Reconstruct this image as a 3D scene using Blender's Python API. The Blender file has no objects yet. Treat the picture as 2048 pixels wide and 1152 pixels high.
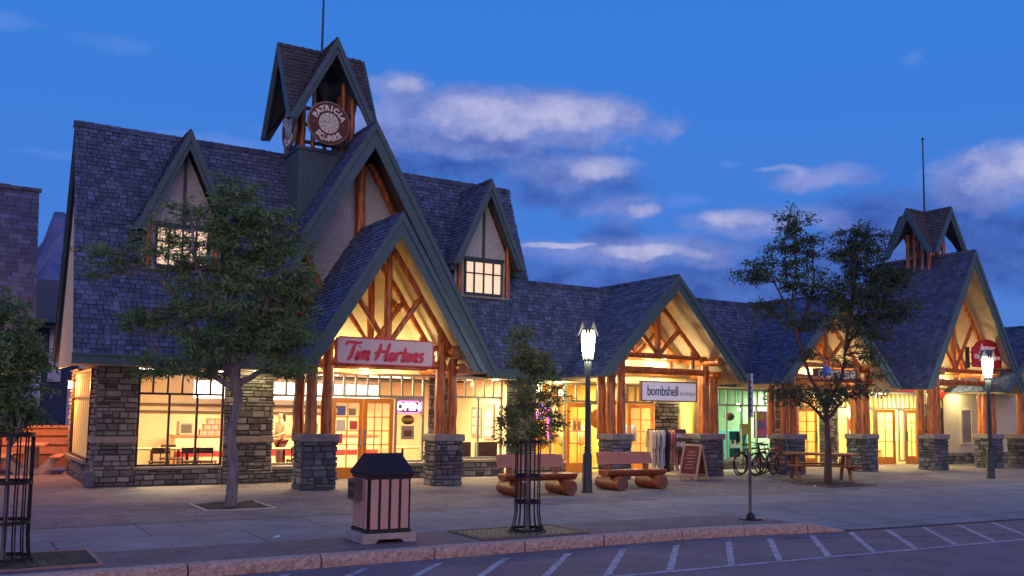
import bpy, math, random
import numpy as np
from mathutils import Vector, Matrix
random.seed(7); RNG = np.random.default_rng(7)
V = Vector; R = math.radians; PI = math.pi
sc = bpy.context.scene
COL = sc.collection

# ------------------------------------------------------------------ camera
cd = bpy.data.cameras.new('camera'); cam = bpy.data.objects.new('camera', cd); COL.objects.link(cam)
yaw, pitch, roll = 0.54593818, 0.08952608, 0.01514691
cy_, sy_ = math.cos(yaw), math.sin(yaw)
Fh, Rh, Uh = V((sy_, cy_, 0)), V((cy_, -sy_, 0)), V((0, 0, 1))
F2 = Fh*math.cos(pitch) + Uh*math.sin(pitch); U2 = Uh*math.cos(pitch) - Fh*math.sin(pitch)
Rr = Rh*math.cos(roll) + U2*math.sin(roll); Ur = U2*math.cos(roll) - Rh*math.sin(roll)
cam.matrix_world = Matrix(((Rr.x, Ur.x, -F2.x, 0), (Rr.y, Ur.y, -F2.y, 0), (Rr.z, Ur.z, -F2.z, 1.8), (0, 0, 0, 1)))
cd.sensor_width = 36; cd.lens = 1844.8/2048*36; cd.shift_y = 80.1/2048
cd.clip_end = 9000; cd.clip_start = 0.05
sc.camera = cam
sc.view_settings.view_transform = 'Standard'; sc.view_settings.look = 'None'
sc.view_settings.exposure = 0.0; sc.view_settings.gamma = 1
try:
    sc.cycles.use_denoising = True; sc.cycles.max_bounces = 6; sc.cycles.sample_clamp_indirect = 4
    sc.cycles.caustics_reflective = False; sc.cycles.caustics_refractive = False
except Exception: pass

# ------------------------------------------------------------------ world: dusk sky with banks of cloud
w = bpy.data.worlds.new('World'); sc.world = w; w.use_nodes = True
nt = w.node_tree; nt.nodes.clear()
def N(t, **k):
    n = nt.nodes.new(t)
    for a, b in k.items(): setattr(n, a, b)
    return n
def lk(a, b): nt.links.new(a, b)
def M(op, a, b=None, c=None, clamp=False):
    n = N('ShaderNodeMath', operation=op); n.use_clamp = clamp
    for i, x in enumerate((a, b, c)):
        if x is None: continue
        if isinstance(x, (int, float)): n.inputs[i].default_value = x
        else: lk(x, n.inputs[i])
    return n.outputs[0]
def MIX(f, a, b, bt='MIX'):
    n = N('ShaderNodeMix', data_type='RGBA', blend_type=bt)
    for s, x in ((n.inputs[0], f), (n.inputs[6], a), (n.inputs[7], b)):
        if isinstance(x, (int, float)): s.default_value = x
        elif isinstance(x, tuple): s.default_value = (*x, 1)
        else: lk(x, s)
    return n.outputs[2]
def RAMP(x, pts):
    n = N('ShaderNodeValToRGB'); lk(x, n.inputs[0]); e = n.color_ramp.elements
    while len(e) < len(pts): e.new(0.5)
    for i, (p_, c_) in enumerate(pts): e[i].position = p_; e[i].color = (*c_, 1)
    return n.outputs[0]
SUN_EL, SUN_ROT = R(1.5), R(212)
sky = N('ShaderNodeTexSky', sky_type='NISHITA', sun_disc=False, sun_elevation=SUN_EL, sun_rotation=SUN_ROT)
tc = N('ShaderNodeTexCoord'); sx = N('ShaderNodeSeparateXYZ'); lk(tc.outputs['Generated'], sx.inputs[0])
X_, Y_, Z_ = sx.outputs
EL = M('ARCSINE', Z_); AZ = M('ARCTAN2', X_, Y_)
base = RAMP(M('MULTIPLY_ADD', EL, 1/1.4, 0.1, clamp=True), [(0.0, (.09, .17, .42)), (0.12, (.08, .21, .62)), (.22, (.050, .20, .68)), (.36, (.036, .20, .70)), (1, (.024, .13, .52))])
# west afterglow, behind the photographer
west = M('MULTIPLY', M('MAXIMUM', M('MULTIPLY_ADD', Y_, -0.9, 0.0), 0.0), M('SUBTRACT', 1.0, M('ABSOLUTE', Z_)))
base = MIX(M('MULTIPLY', west, 0.8, clamp=True), base, (.85, .50, .52))
nz = N('ShaderNodeTexNoise'); nz.inputs['Scale'].default_value = 7; nz.inputs['Detail'].default_value = 9; nz.inputs['Roughness'].default_value = .56
mp = N('ShaderNodeMapping'); mp.inputs['Scale'].default_value = (1, 1, 1.5); lk(tc.outputs['Generated'], mp.inputs[0]); lk(mp.outputs[0], nz.inputs['Vector'])
nz2 = N('ShaderNodeTexNoise'); nz2.inputs['Scale'].default_value = 17; nz2.inputs['Detail'].default_value = 7; lk(mp.outputs[0], nz2.inputs['Vector'])
nzh = N('ShaderNodeTexNoise'); nzh.inputs['Scale'].default_value = 42; nzh.inputs['Detail'].default_value = 6; nzh.inputs['Roughness'].default_value = .65; lk(mp.outputs[0], nzh.inputs['Vector'])
nh = M('SUBTRACT', nzh.outputs[0], .5)
n1 = M('SUBTRACT', nz.outputs[0], .5); n2 = M('SUBTRACT', nz2.outputs[0], .5)
def blob(a, e, wa, we, soft=.9, grow=1.1, rough=2.0):
    da = M('DIVIDE', M('SUBTRACT', M('ADD', AZ, M('MULTIPLY', n1, .10)), a), wa)
    de = M('DIVIDE', M('SUBTRACT', M('ADD', EL, M('MULTIPLY', n2, .03)), e), we)
    r2 = M('ADD', M('MULTIPLY', da, da), M('MULTIPLY', de, de))
    d = M('ADD', M('ADD', M('SUBTRACT', grow, r2), M('MULTIPLY', n1, rough)), M('ADD', M('MULTIPLY', n2, 1.7), M('MULTIPLY', nh, .9)))
    return M('DIVIDE', d, soft, clamp=True)
def union(bs):
    o = bs[0]
    for b in bs[1:]: o = M('MAXIMUM', o, b)
    return o
def sstep(x): return M('MULTIPLY', M('MULTIPLY', x, x), M('SUBTRACT', 3.0, M('MULTIPLY', x, 2.0)))
dark = sstep(union([blob(.49, .272, .16, .034, 1.2, 1.3), blob(.60, .240, .10, .03, 1.4, 1.3), blob(.62, .145, .20, .032, 1.5), blob(.80, .130, .30, .046, 1.2), blob(.97, .165, .15, .065, 1.0, 1.3), blob(.82, .170, .11, .024, 1.5), blob(.66, .190, .05, .02, 1.6), blob(1.15, .16, .15, .08, 1.0)]))
body = sstep(union([blob(.52, .308, .175, .036, .8, 1.45, 1.3), blob(.42, .320, .05, .036, .9, 1.3), blob(.61, .258, .085, .026, 1.2), blob(.665, .218, .055, .024, 1.4), blob(.68, .172, .15, .018, 1.3, 1.3), blob(.83, .198, .10, .020, 1.3, 1.3), blob(.87, .243, .065, .014, 1.4, 1.3), blob(1.03, .225, .085, .042, .9), blob(1.16, .24, .09, .05, .9)]))
top = sstep(union([blob(.56, .317, .135, .022, 1.1, 1.2, 1.5), blob(.43, .340, .03, .012, 1.4), blob(.64, .263, .045, .014, 1.3), blob(.695, .215, .02, .010, 1.3), blob(.60, .180, .045, .005, .8, 1.0, 1.0), blob(.70, .172, .06, .008, 1.1), blob(.79, .205, .035, .010, 1.4), blob(1.05, .240, .055, .028, 1.0, 1.1), blob(.83, .252, .03, .006, 1.6)]))
wisp = union([blob(.124, .351, .05, .010, 3.0), blob(.035, .355, .035, .008, 3.0), blob(.225, .272, .07, .009, 2.6), blob(.96, .35, .014, .009, 2.6), blob(.31, .285, .05, .02, 3.0), blob(.08, .24, .05, .006, 2.8), blob(.78, .26, .02, .006, 2.6), blob(.74, .225, .03, .008, 2.8)])
nz3 = N('ShaderNodeTexNoise'); nz3.inputs['Scale'].default_value = 26; nz3.inputs['Detail'].default_value = 8; nz3.inputs['Roughness'].default_value = .6; lk(mp.outputs[0], nz3.inputs['Vector'])
n3 = M('MULTIPLY_ADD', M('SUBTRACT', nz3.outputs[0], .5), 3.4, .5, clamp=True)
colr = MIX(M('MULTIPLY', wisp, .40), base, (.28, .40, .82))
colr = MIX(M('MULTIPLY', body, .88), colr, MIX(n3, (.13, .20, .55), (.25, .31, .68)))
colr = MIX(M('MULTIPLY', dark, M('SUBTRACT', .92, M('MULTIPLY', body, .55))), colr, MIX(n3, (.026, .075, .36), (.065, .15, .52)))
colr = MIX(M('MULTIPLY', top, .85), colr, MIX(n3, (.30, .35, .68), (.52, .52, .76)))
skyc = MIX(1.0, sky.outputs[0], (.008, .006, .005), 'MULTIPLY')
bg = N('ShaderNodeBackground'); lk(MIX(1.0, colr, skyc, 'ADD'), bg.inputs[0]); bg.inputs[1].default_value = 1.0
wo = N('ShaderNodeOutputWorld'); lk(bg.outputs[0], wo.inputs[0])
# soft afterglow as the one sun lamp
sd = bpy.data.lights.new('afterglow', 'SUN'); sd.energy = 0.55; sd.angle = R(50); sd.color = (1, .56, .42)
so = bpy.data.objects.new('afterglow', sd); COL.objects.link(so)
dirv = V((-math.sin(SUN_ROT), -math.cos(SUN_ROT), -math.tan(R(20)))).normalized()
so.rotation_euler = dirv.to_track_quat('-Z', 'Y').to_euler()

# ------------------------------------------------------------------ materials
MATS = {}
def mat(name, c1, c2=None, scale=8, rough=.7, bump=0, stretch=None, tone=None, metal=0, spec=None, coords='Object', detail=4, emis=None, est=0, coat=0):
    if name in MATS: return MATS[name]
    m = bpy.data.materials.new(name); m.use_nodes = True; t = m.node_tree; b = t.nodes['Principled BSDF']
    b.inputs['Roughness'].default_value = rough; b.inputs['Metallic'].default_value = metal
    if spec is not None: b.inputs['Specular IOR Level'].default_value = spec
    if coat: b.inputs['Coat Weight'].default_value = coat; b.inputs['Coat Roughness'].default_value = .25
    b.inputs['Base Color'].default_value = (*c1, 1)
    if c2 is not None or bump:
        tcn = t.nodes.new('ShaderNodeTexCoord'); mpn = t.nodes.new('ShaderNodeMapping'); t.links.new(tcn.outputs[coords], mpn.inputs[0])
        if stretch: mpn.inputs['Scale'].default_value = stretch
        nn = t.nodes.new('ShaderNodeTexNoise'); nn.inputs['Scale'].default_value = scale; nn.inputs['Detail'].default_value = detail
        t.links.new(mpn.outputs[0], nn.inputs['Vector'])
        fac = nn.outputs[0]
        if tone:
            at = t.nodes.new('ShaderNodeAttribute'); at.attribute_name = 'tone'
            mm = t.nodes.new('ShaderNodeMath'); mm.operation = 'MULTIPLY_ADD'; t.links.new(at.outputs['Fac'], mm.inputs[0]); mm.inputs[1].default_value = tone
            m2 = t.nodes.new('ShaderNodeMath'); m2.operation = 'MULTIPLY'; t.links.new(fac, m2.inputs[0]); m2.inputs[1].default_value = 1-tone
            t.links.new(m2.outputs[0], mm.inputs[2]); fac = mm.outputs[0]
        if c2 is not None:
            cr = t.nodes.new('ShaderNodeValToRGB'); t.links.new(fac, cr.inputs[0])
            lo, hi = (.3, .7) if not tone else (.12, .88)
            cr.color_ramp.elements[0].position = lo; cr.color_ramp.elements[1].position = hi
            cr.color_ramp.elements[0].color = (*c1, 1); cr.color_ramp.elements[1].color = (*c2, 1)
            t.links.new(cr.outputs[0], b.inputs['Base Color'])
        if bump:
            bn = t.nodes.new('ShaderNodeBump'); bn.inputs['Strength'].default_value = bump; bn.inputs['Distance'].default_value = .02
            t.links.new(nn.outputs[0], bn.inputs['Height']); t.links.new(bn.outputs[0], b.inputs['Normal'])
    if emis: b.inputs['Emission Color'].default_value = (*emis, 1); b.inputs['Emission Strength'].default_value = est
    MATS[name] = m; return m
def glassmat():
    m = bpy.data.materials.new('pane_glass'); m.use_nodes = True; t = m.node_tree; t.nodes.clear()
    o = t.nodes.new('ShaderNodeOutputMaterial'); a = t.nodes.new('ShaderNodeBsdfTransparent'); g = t.nodes.new('ShaderNodeBsdfGlossy')
    a.inputs[0].default_value = (.97, .98, .96, 1); g.inputs['Roughness'].default_value = .02
    x = t.nodes.new('ShaderNodeMixShader'); f = t.nodes.new('ShaderNodeFresnel'); f.inputs[0].default_value = 1.35
    t.links.new(f.outputs[0], x.inputs[0]); t.links.new(a.outputs[0], x.inputs[1]); t.links.new(g.outputs[0], x.inputs[2]); t.links.new(x.outputs[0], o.inputs[0])
    return m
GLASS = glassmat()
def brickmat(name, c1, c2, mortar, sx_, sy2, msize, rough=.85, rot=0, noise=.5, herr=False, offset=.5):
    m = bpy.data.materials.new(name); m.use_nodes = True; t = m.node_tree; b = t.nodes['Principled BSDF']; b.inputs['Roughness'].default_value = rough
    tcn = t.nodes.new('ShaderNodeTexCoord'); mpn = t.nodes.new('ShaderNodeMapping'); t.links.new(tcn.outputs['Object'], mpn.inputs[0]); mpn.inputs['Rotation'].default_value = (0, 0, rot)
    # slight wander so joints are not ruler straight
    wn = t.nodes.new('ShaderNodeTexNoise'); wn.inputs['Scale'].default_value = 1.3; t.links.new(mpn.outputs[0], wn.inputs['Vector'])
    wm = t.nodes.new('ShaderNodeMix'); wm.data_type = 'VECTOR'; wm.inputs[0].default_value = .012; t.links.new(mpn.outputs[0], wm.inputs[4]); t.links.new(wn.outputs['Color'], wm.inputs[5])
    br = t.nodes.new('ShaderNodeTexBrick'); t.links.new(wm.outputs[1], br.inputs['Vector'])
    br.inputs['Scale'].default_value = 1; br.inputs['Brick Width'].default_value = sx_; br.inputs['Row Height'].default_value = sy2; br.inputs['Mortar Size'].default_value = msize; br.offset = offset
    br.inputs['Color1'].default_value = (*c1, 1); br.inputs['Color2'].default_value = (*c2, 1); br.inputs['Mortar'].default_value = (*mortar, 1); br.inputs['Mortar Smooth'].default_value = .3
    nn = t.nodes.new('ShaderNodeTexNoise'); nn.inputs['Scale'].default_value = 1.1; nn.inputs['Detail'].default_value = 8; nn.inputs['Roughness'].default_value = .7; t.links.new(tcn.outputs['Object'], nn.inputs['Vector'])
    cr = t.nodes.new('ShaderNodeValToRGB'); t.links.new(nn.outputs[0], cr.inputs[0]); cr.color_ramp.elements[0].position = .3; cr.color_ramp.elements[1].position = .7
    cr.color_ramp.elements[0].color = (1-noise, 1-noise, 1-noise, 1); cr.color_ramp.elements[1].color = (1.1, 1.1, 1.1, 1)
    mx = t.nodes.new('ShaderNodeMix'); mx.data_type = 'RGBA'; mx.blend_type = 'MULTIPLY'; mx.inputs[0].default_value = 1; t.links.new(br.outputs[0], mx.inputs[6]); t.links.new(cr.outputs[0], mx.inputs[7])
    n3 = t.nodes.new('ShaderNodeTexNoise'); n3.inputs['Scale'].default_value = 60; n3.inputs['Detail'].default_value = 2; t.links.new(tcn.outputs['Object'], n3.inputs['Vector'])
    c3 = t.nodes.new('ShaderNodeValToRGB'); t.links.new(n3.outputs[0], c3.inputs[0]); c3.color_ramp.elements[0].position = .3; c3.color_ramp.elements[1].position = .7
    c3.color_ramp.elements[0].color = (.72, .72, .72, 1); c3.color_ramp.elements[1].color = (1.15, 1.15, 1.15, 1)
    mx2 = t.nodes.new('ShaderNodeMix'); mx2.data_type = 'RGBA'; mx2.blend_type = 'MULTIPLY'; mx2.inputs[0].default_value = 1; t.links.new(mx.outputs[2], mx2.inputs[6]); t.links.new(c3.outputs[0], mx2.inputs[7])
    t.links.new(mx2.outputs[2], b.inputs['Base Color'])
    bn = t.nodes.new('ShaderNodeBump'); bn.inputs['Strength'].default_value = .5; bn.inputs['Distance'].default_value = .01; t.links.new(n3.outputs[0], bn.inputs['Height']); t.links.new(bn.outputs[0], b.inputs['Normal'])
    return m
SHINGLE = mat('cedar_shingle', (.011, .019, .034), (.155, .23, .38), 3.5, .85, .3, tone=.62)
SHINGLE_D = mat('mossy_shingle', (.03, .032, .034), (.13, .125, .135), 3.0, .9, .3, tone=.5)
TEAL = mat('teal_painted_board', (.052, .115, .135), (.075, .145, .165), 6, .6, .1, stretch=(1, 1, 1))
TEALD = mat('dark_teal_trim', (.03, .06, .075), (.04, .08, .095), 6, .55)
LOG = mat('varnished_log', (.15, .035, .008), (.72, .23, .05), 6, .42, .5, stretch=(2.8, 2.8, .4), coat=.3, detail=9)
LOGEND = mat('log_end_grain', (.38, .2, .11), (.55, .32, .19), 12, .7)
STUCCO = mat('cream_stucco', (.36, .41, .42), (.53, .57, .54), 14, .95, .35)
STUCCO_Y = mat('yellow_plaster', (.64, .62, .36), (.72, .70, .42), 9, .9, .15)
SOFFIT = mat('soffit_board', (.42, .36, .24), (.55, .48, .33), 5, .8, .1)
STONE = mat('ledge_stone', (.06, .062, .06), (.34, .335, .30), 5, .9, .5, tone=.6)
STONEP = mat('dark_ledge_stone', (.035, .042, .055), (.185, .205, .245), 6, .85, .5, tone=.6)
CAP = mat('stone_cap', (.17, .165, .165), (.28, .27, .26), 8, .9, .4)
MORTAR = mat('mortar', (.05, .048, .043), (.09, .085, .075), 20, .95)
BAND = mat('cut_stone_band', (.26, .24, .19), (.36, .33, .26), 8, .9, .3)
FRAMEG = mat('sage_frame', (.26, .30, .24), (.30, .34, .27), 5, .5)
FRAMED = mat('dark_frame', (.025, .022, .025), None, rough=.4)
ORANGE = mat('orange_door_wood', (.62, .22, .03), (.75, .30, .05), 5, .45, .1, stretch=(3, 3, .5))
BLACK = mat('black_metal', (.012, .012, .014), (.02, .02, .022), 9, .42, metal=.3)
POLEM = mat('lamp_post_metal', (.018, .035, .045), (.03, .05, .06), 5, .45)
WHITE = mat('white_paint', (.78, .78, .76), (.72, .72, .7), 4, .6)
GALV = mat('galvanised_steel', (.32, .32, .33), (.42, .42, .42), 14, .45, metal=.7)
RUBBER = mat('tyre_rubber', (.012, .012, .012), None, rough=.8)
RED = mat('red_paint', (.62, .03, .035), None, rough=.5)
LEAF = mat('leaf', (.055, .14, .04), (.18, .32, .09), 2, .6, tone=.75)
LEAF2 = mat('leaf_dark', (.028, .055, .025), (.07, .115, .045), 2, .6, tone=.75)
LEAF3 = mat('leaf_olive', (.09, .16, .03), (.28, .36, .09), 2, .6, tone=.75)
BARK = mat('tree_bark', (.13, .11, .11), (.30, .27, .27), 14, .95, .8, stretch=(1, 1, .22))
BARKD = mat('dark_tree_bark', (.05, .035, .03), (.12, .085, .07), 14, .95, .8, stretch=(1, 1, .22))
SOIL = mat('soil', (.035, .026, .018), (.10, .075, .05), 12, 1, .8)

# ------------------------------------------------------------------ mesh builder
class MB:
    def __init__(s): s.v = []; s.f = []; s.t = []
    def add(s, vs, fs, tone=.5):
        o = len(s.v); s.v += [tuple(x) for x in vs]; s.f += [tuple(o+i for i in f) for f in fs]; s.t += [tone]*len(fs); return s
    def quad(s, a, b, c, d, tone=.5): return s.add((a, b, c, d), ((0, 1, 2, 3),), tone)
    def hexa(s, p, tone=.5): return s.add(p, ((3, 2, 1, 0), (4, 5, 6, 7), (0, 1, 5, 4), (1, 2, 6, 5), (2, 3, 7, 6), (3, 0, 4, 7)), tone)
    def box(s, x0, x1, y0, y1, z0, z1, tone=.5):
        return s.hexa([(x0, y0, z0), (x1, y0, z0), (x1, y1, z0), (x0, y1, z0), (x0, y0, z1), (x1, y0, z1), (x1, y1, z1), (x0, y1, z1)], tone)
    def cbox(s, c, sz, rot=0, tilt=0, tone=.5):
        m = Matrix.Translation(c) @ Matrix.Rotation(rot, 4, 'Z') @ Matrix.Rotation(tilt, 4, 'X'); a, b, d = [k/2 for k in sz]
        return s.hexa([m @ V(q) for q in ((-a, -b, -d), (a, -b, -d), (a, b, -d), (-a, b, -d), (-a, -b, d), (a, -b, d), (a, b, d), (-a, b, d))], tone)
    def bar(s, a, b, w_, h, up=V((0, 0, 1)), tone=.5):
        a, b = V(a), V(b); d = (b-a).normalized(); x = d.cross(up)
        if x.length < 1e-4: x = d.cross(V((1, 0, 0)))
        x.normalize(); y = x.cross(d); x *= w_/2; y *= h/2
        return s.hexa([a-x-y, a+x-y, a+x+y, a-x+y, b-x-y, b+x-y, b+x+y, b-x+y], tone)
    def tube(s, pts, rad, n=8, tone=.5, cap=True, wob=0):
        pts = [V(q) for q in pts]
        if not hasattr(rad, '__len__'): rad = [rad]*len(pts)
        o = len(s.v); ref = None
        for i, q in enumerate(pts):
            d = (pts[min(i+1, len(pts)-1)] - pts[max(i-1, 0)]).normalized()
            if ref is None: ref = d.cross(V((0, 0, 1))) if abs(d.z) < .9 else d.cross(V((1, 0, 0)))
            x = (ref - d*ref.dot(d)).normalized(); ref = x; y = d.cross(x)
            for k in range(n):
                a = 2*PI*k/n; r_ = rad[i]*(1+wob*(random.random()-.5)); s.v.append(tuple(q + (x*math.cos(a)+y*math.sin(a))*r_))
        for i in range(len(pts)-1):
            for k in range(n):
                s.f.append((o+i*n+k, o+i*n+(k+1) % n, o+(i+1)*n+(k+1) % n, o+(i+1)*n+k)); s.t.append(tone)
        if cap:
            s.f.append(tuple(o+k for k in range(n))[::-1]); s.f.append(tuple(o+(len(pts)-1)*n+k for k in range(n))); s.t += [tone]*2
        return s
    def prism(s, poly, O, A, B, depth, tone=.5):
        # poly in (a,b) -> O + a*A + b*B, thickened along depth vector
        O, A, B, D = V(O), V(A), V(B), V(depth); n = len(poly)
        p = [O+A*a+B*b for a, b in poly]; q = [x+D for x in p]
        return s.add(p+q, [tuple(range(n)), tuple(range(2*n-1, n-1, -1))] + [(i, i+n, (i+1) % n+n, (i+1) % n) for i in range(n)], tone)
    def lathe(s, c, prof, n=16, tone=.5, ax=V((0, 0, 1))):
        c = V(c); o = len(s.v); x = ax.orthogonal().normalized(); y = ax.cross(x)
        for r_, h in prof:
            for k in range(n):
                a = 2*PI*k/n; s.v.append(tuple(c+ax*h+(x*math.cos(a)+y*math.sin(a))*r_))
        for i in range(len(prof)-1):
            for k in range(n):
                s.f.append((o+i*n+k, o+i*n+(k+1) % n, o+(i+1)*n+(k+1) % n, o+(i+1)*n+k)); s.t.append(tone)
        s.f.append(tuple(o+k for k in range(n))[::-1]); s.f.append(tuple(o+(len(prof)-1)*n+k for k in range(n))); s.t += [tone]*2
        return s
    def build(s, name, m, parent=None, smooth=False, bevel=0):
        me = bpy.data.meshes.new(name); me.from_pydata(s.v, [], s.f); me.update()
        at = me.attributes.new('tone', 'FLOAT', 'FACE'); at.data.foreach_set('value', s.t)
        ms = m if isinstance(m, (list, tuple)) else [m]
        for k in ms: me.materials.append(k)
        if smooth: me.polygons.foreach_set('use_smooth', [True]*len(me.polygons))
        o = bpy.data.objects.new(name, me); COL.objects.link(o)
        if parent is not None:
            o.parent = parent
            if parent.get('_w'): o.location = -V(parent.location)
        if bevel:
            b = o.modifiers.new('bevel', 'BEVEL'); b.width = bevel; b.segments = 2; b.limit_method = 'ANGLE'
        if smooth:
            try: me.set_sharp_from_angle(angle=R(42))
            except Exception: pass
        return o
def tag(o, label=None, cat=None, group=None, kind=None):
    if label: o['label'] = label
    if cat: o['category'] = cat
    if group: o['group'] = group
    if kind: o['kind'] = kind
    return o
def thing(name, label, cat, loc=(0, 0, 0), rz=0, group=None, world=False):
    o = bpy.data.objects.new(name, None); COL.objects.link(o); o.location = loc; o.rotation_euler = (0, 0, rz); o.empty_display_size = .2
    if world: o['_w'] = 1
    return tag(o, label, cat, group)
def sub(parent, name, label=None):   # an empty as a part that carries sub-parts
    pass
def light(parent, name, kind, loc, energy, color, size=.1, rot=None, sizey=None, spot=None):
    l = bpy.data.lights.new(name, kind); l.energy = energy; l.color = color
    if kind == 'AREA': l.shape = 'RECTANGLE'; l.size = size; l.size_y = sizey or size
    else: l.shadow_soft_size = size
    if spot: l.spot_size = spot; l.spot_blend = .6
    o = bpy.data.objects.new(name, l); COL.objects.link(o)
    if parent is not None:
        o.parent = parent; o.location = V(loc) - (V(parent.location) if parent.get('_w') else V((0, 0, 0)))
    else: o.location = loc
    if rot: o.rotation_euler = rot
    return o
def copy_tree(o, loc=None, rz=None, label=None, parent=None):
    c = o.copy(); COL.objects.link(c)
    if parent is not None: c.parent = parent
    if loc is not None: c.location = loc
    if rz is not None: c.rotation_euler = (0, 0, rz)
    if label: c['label'] = label
    for ch in list(o.children): copy_tree(ch, parent=c)
    return c
def text_mesh(body, size, extrude=.006, align='CENTER', shear=0, spacing=1.0, bold=0):
    c = bpy.data.curves.new('lettering', 'FONT'); c.body = body; c.size = size; c.extrude = extrude; c.align_x = align; c.align_y = 'CENTER'; c.shear = shear; c.space_character = spacing; c.offset = bold
    o = bpy.data.objects.new('tmp', c); COL.objects.link(o)
    dg = bpy.context.evaluated_depsgraph_get(); dg.update()
    me = bpy.data.meshes.new_from_object(o.evaluated_get(dg)); bpy.data.objects.remove(o); return me
def text_obj(body, size, loc, m, parent=None, face=(0, -1), **k):
    me = text_mesh(body, size, **k); me.materials.clear(); me.materials.append(m)
    o = bpy.data.objects.new('lettering', me); COL.objects.link(o)
    A = V((-face[1], face[0], 0)); B = V((0, 0, 1)); C_ = V((face[0], face[1], 0))
    mt = Matrix(((A.x, B.x, C_.x, loc[0]), (A.y, B.y, C_.y, loc[1]), (A.z, B.z, C_.z, loc[2]), (0, 0, 0, 1)))
    me.transform(mt)
    if parent is not None:
        o.parent = parent
        if parent.get('_w'): o.location = -V(parent.location)
    return o

# ------------------------------------------------------------------ roofs
def shingles(mb, O, U, W, Nn, ivals, S, row=.118, wid=(.09, .22), thick=.026):
    """O eave corner, U unit along eave, W unit up the slope, Nn outward normal, ivals(v)->[(a,b)] at height v up the slope"""
    O, U, W, Nn = V(O), V(U), V(W), V(Nn)
    n = max(1, int(math.ceil(S/row)))
    for k in range(n):
        v0 = k*row; v1 = min(S, v0+row)
        A, B = ivals(v0+.001), ivals(v1-.001)
        if len(A) != len(B):
            A = B = ivals((v0+v1)/2)
        for (a0, b0), (a1, b1) in zip(A, B):
            mb.quad(O+U*(a0+.02)+W*v0+Nn*.001, O+U*(b0-.02)+W*v0+Nn*.001, O+U*(b1-.02)+W*v1+Nn*.001, O+U*(a1+.02)+W*v1+Nn*.001, 0)
            lo, hi = min(a0, a1), max(b0, b1); u = lo - random.random()*.2
            while u < hi:
                w_ = random.uniform(*wid); t = .30+.55*random.random()**1.5*(1.0 if random.random() > .10 else 1.35); h = thick*random.uniform(.6, 1.35); dv = random.uniform(-.012, .012) if k else 0
                g = .009
                def cl(x, a, b): return min(max(x, a), b)
                x0, x1 = cl(u+g, a0, b0), cl(u+w_-g, a0, b0); y0, y1 = cl(u+g, a1, b1), cl(u+w_-g, a1, b1)
                if x1-x0 > .004 or y1-y0 > .004:
                    p0 = O+U*x0+W*(v0-dv); p1 = O+U*x1+W*(v0-dv); p2 = O+U*y1+W*(v1+.02); p3 = O+U*y0+W*(v1+.02)
                    mb.add([p0+Nn*h, p1+Nn*h, p2+Nn*.004, p3+Nn*.004, p0-Nn*.01, p1-Nn*.01], ((0, 1, 2, 3), (4, 5, 1, 0), (0, 3, 4), (1, 5, 2)), t)
                u += w_
    return mb
def deck(mb, O, U, W, Nn, ivals, S, row=.33, th=.07):
    O, U, W, Nn = V(O), V(U), V(W), V(Nn); n = max(1, int(math.ceil(S/row)))
    for k in range(n):
        v0 = k*row; v1 = min(S, v0+row); A, B = ivals(v0+.001), ivals(v1-.001)
        if len(A) != len(B): A = B = ivals((v0+v1)/2)
        for (a0, b0), (a1, b1) in zip(A, B):
            mb.hexa([O+U*a0+W*v0-Nn*th, O+U*b0+W*v0-Nn*th, O+U*b1+W*v1-Nn*th, O+U*a1+W*v1-Nn*th, O+U*a0+W*v0-Nn*.003, O+U*b0+W*v0-Nn*.003, O+U*b1+W*v1-Nn*.003, O+U*a1+W*v1-Nn*.003], .5)
    return mb
def frame_pt(C, S, D, s, d, z): return V(C)+V(S)*s+V(D)*d+V((0, 0, z))
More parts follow.
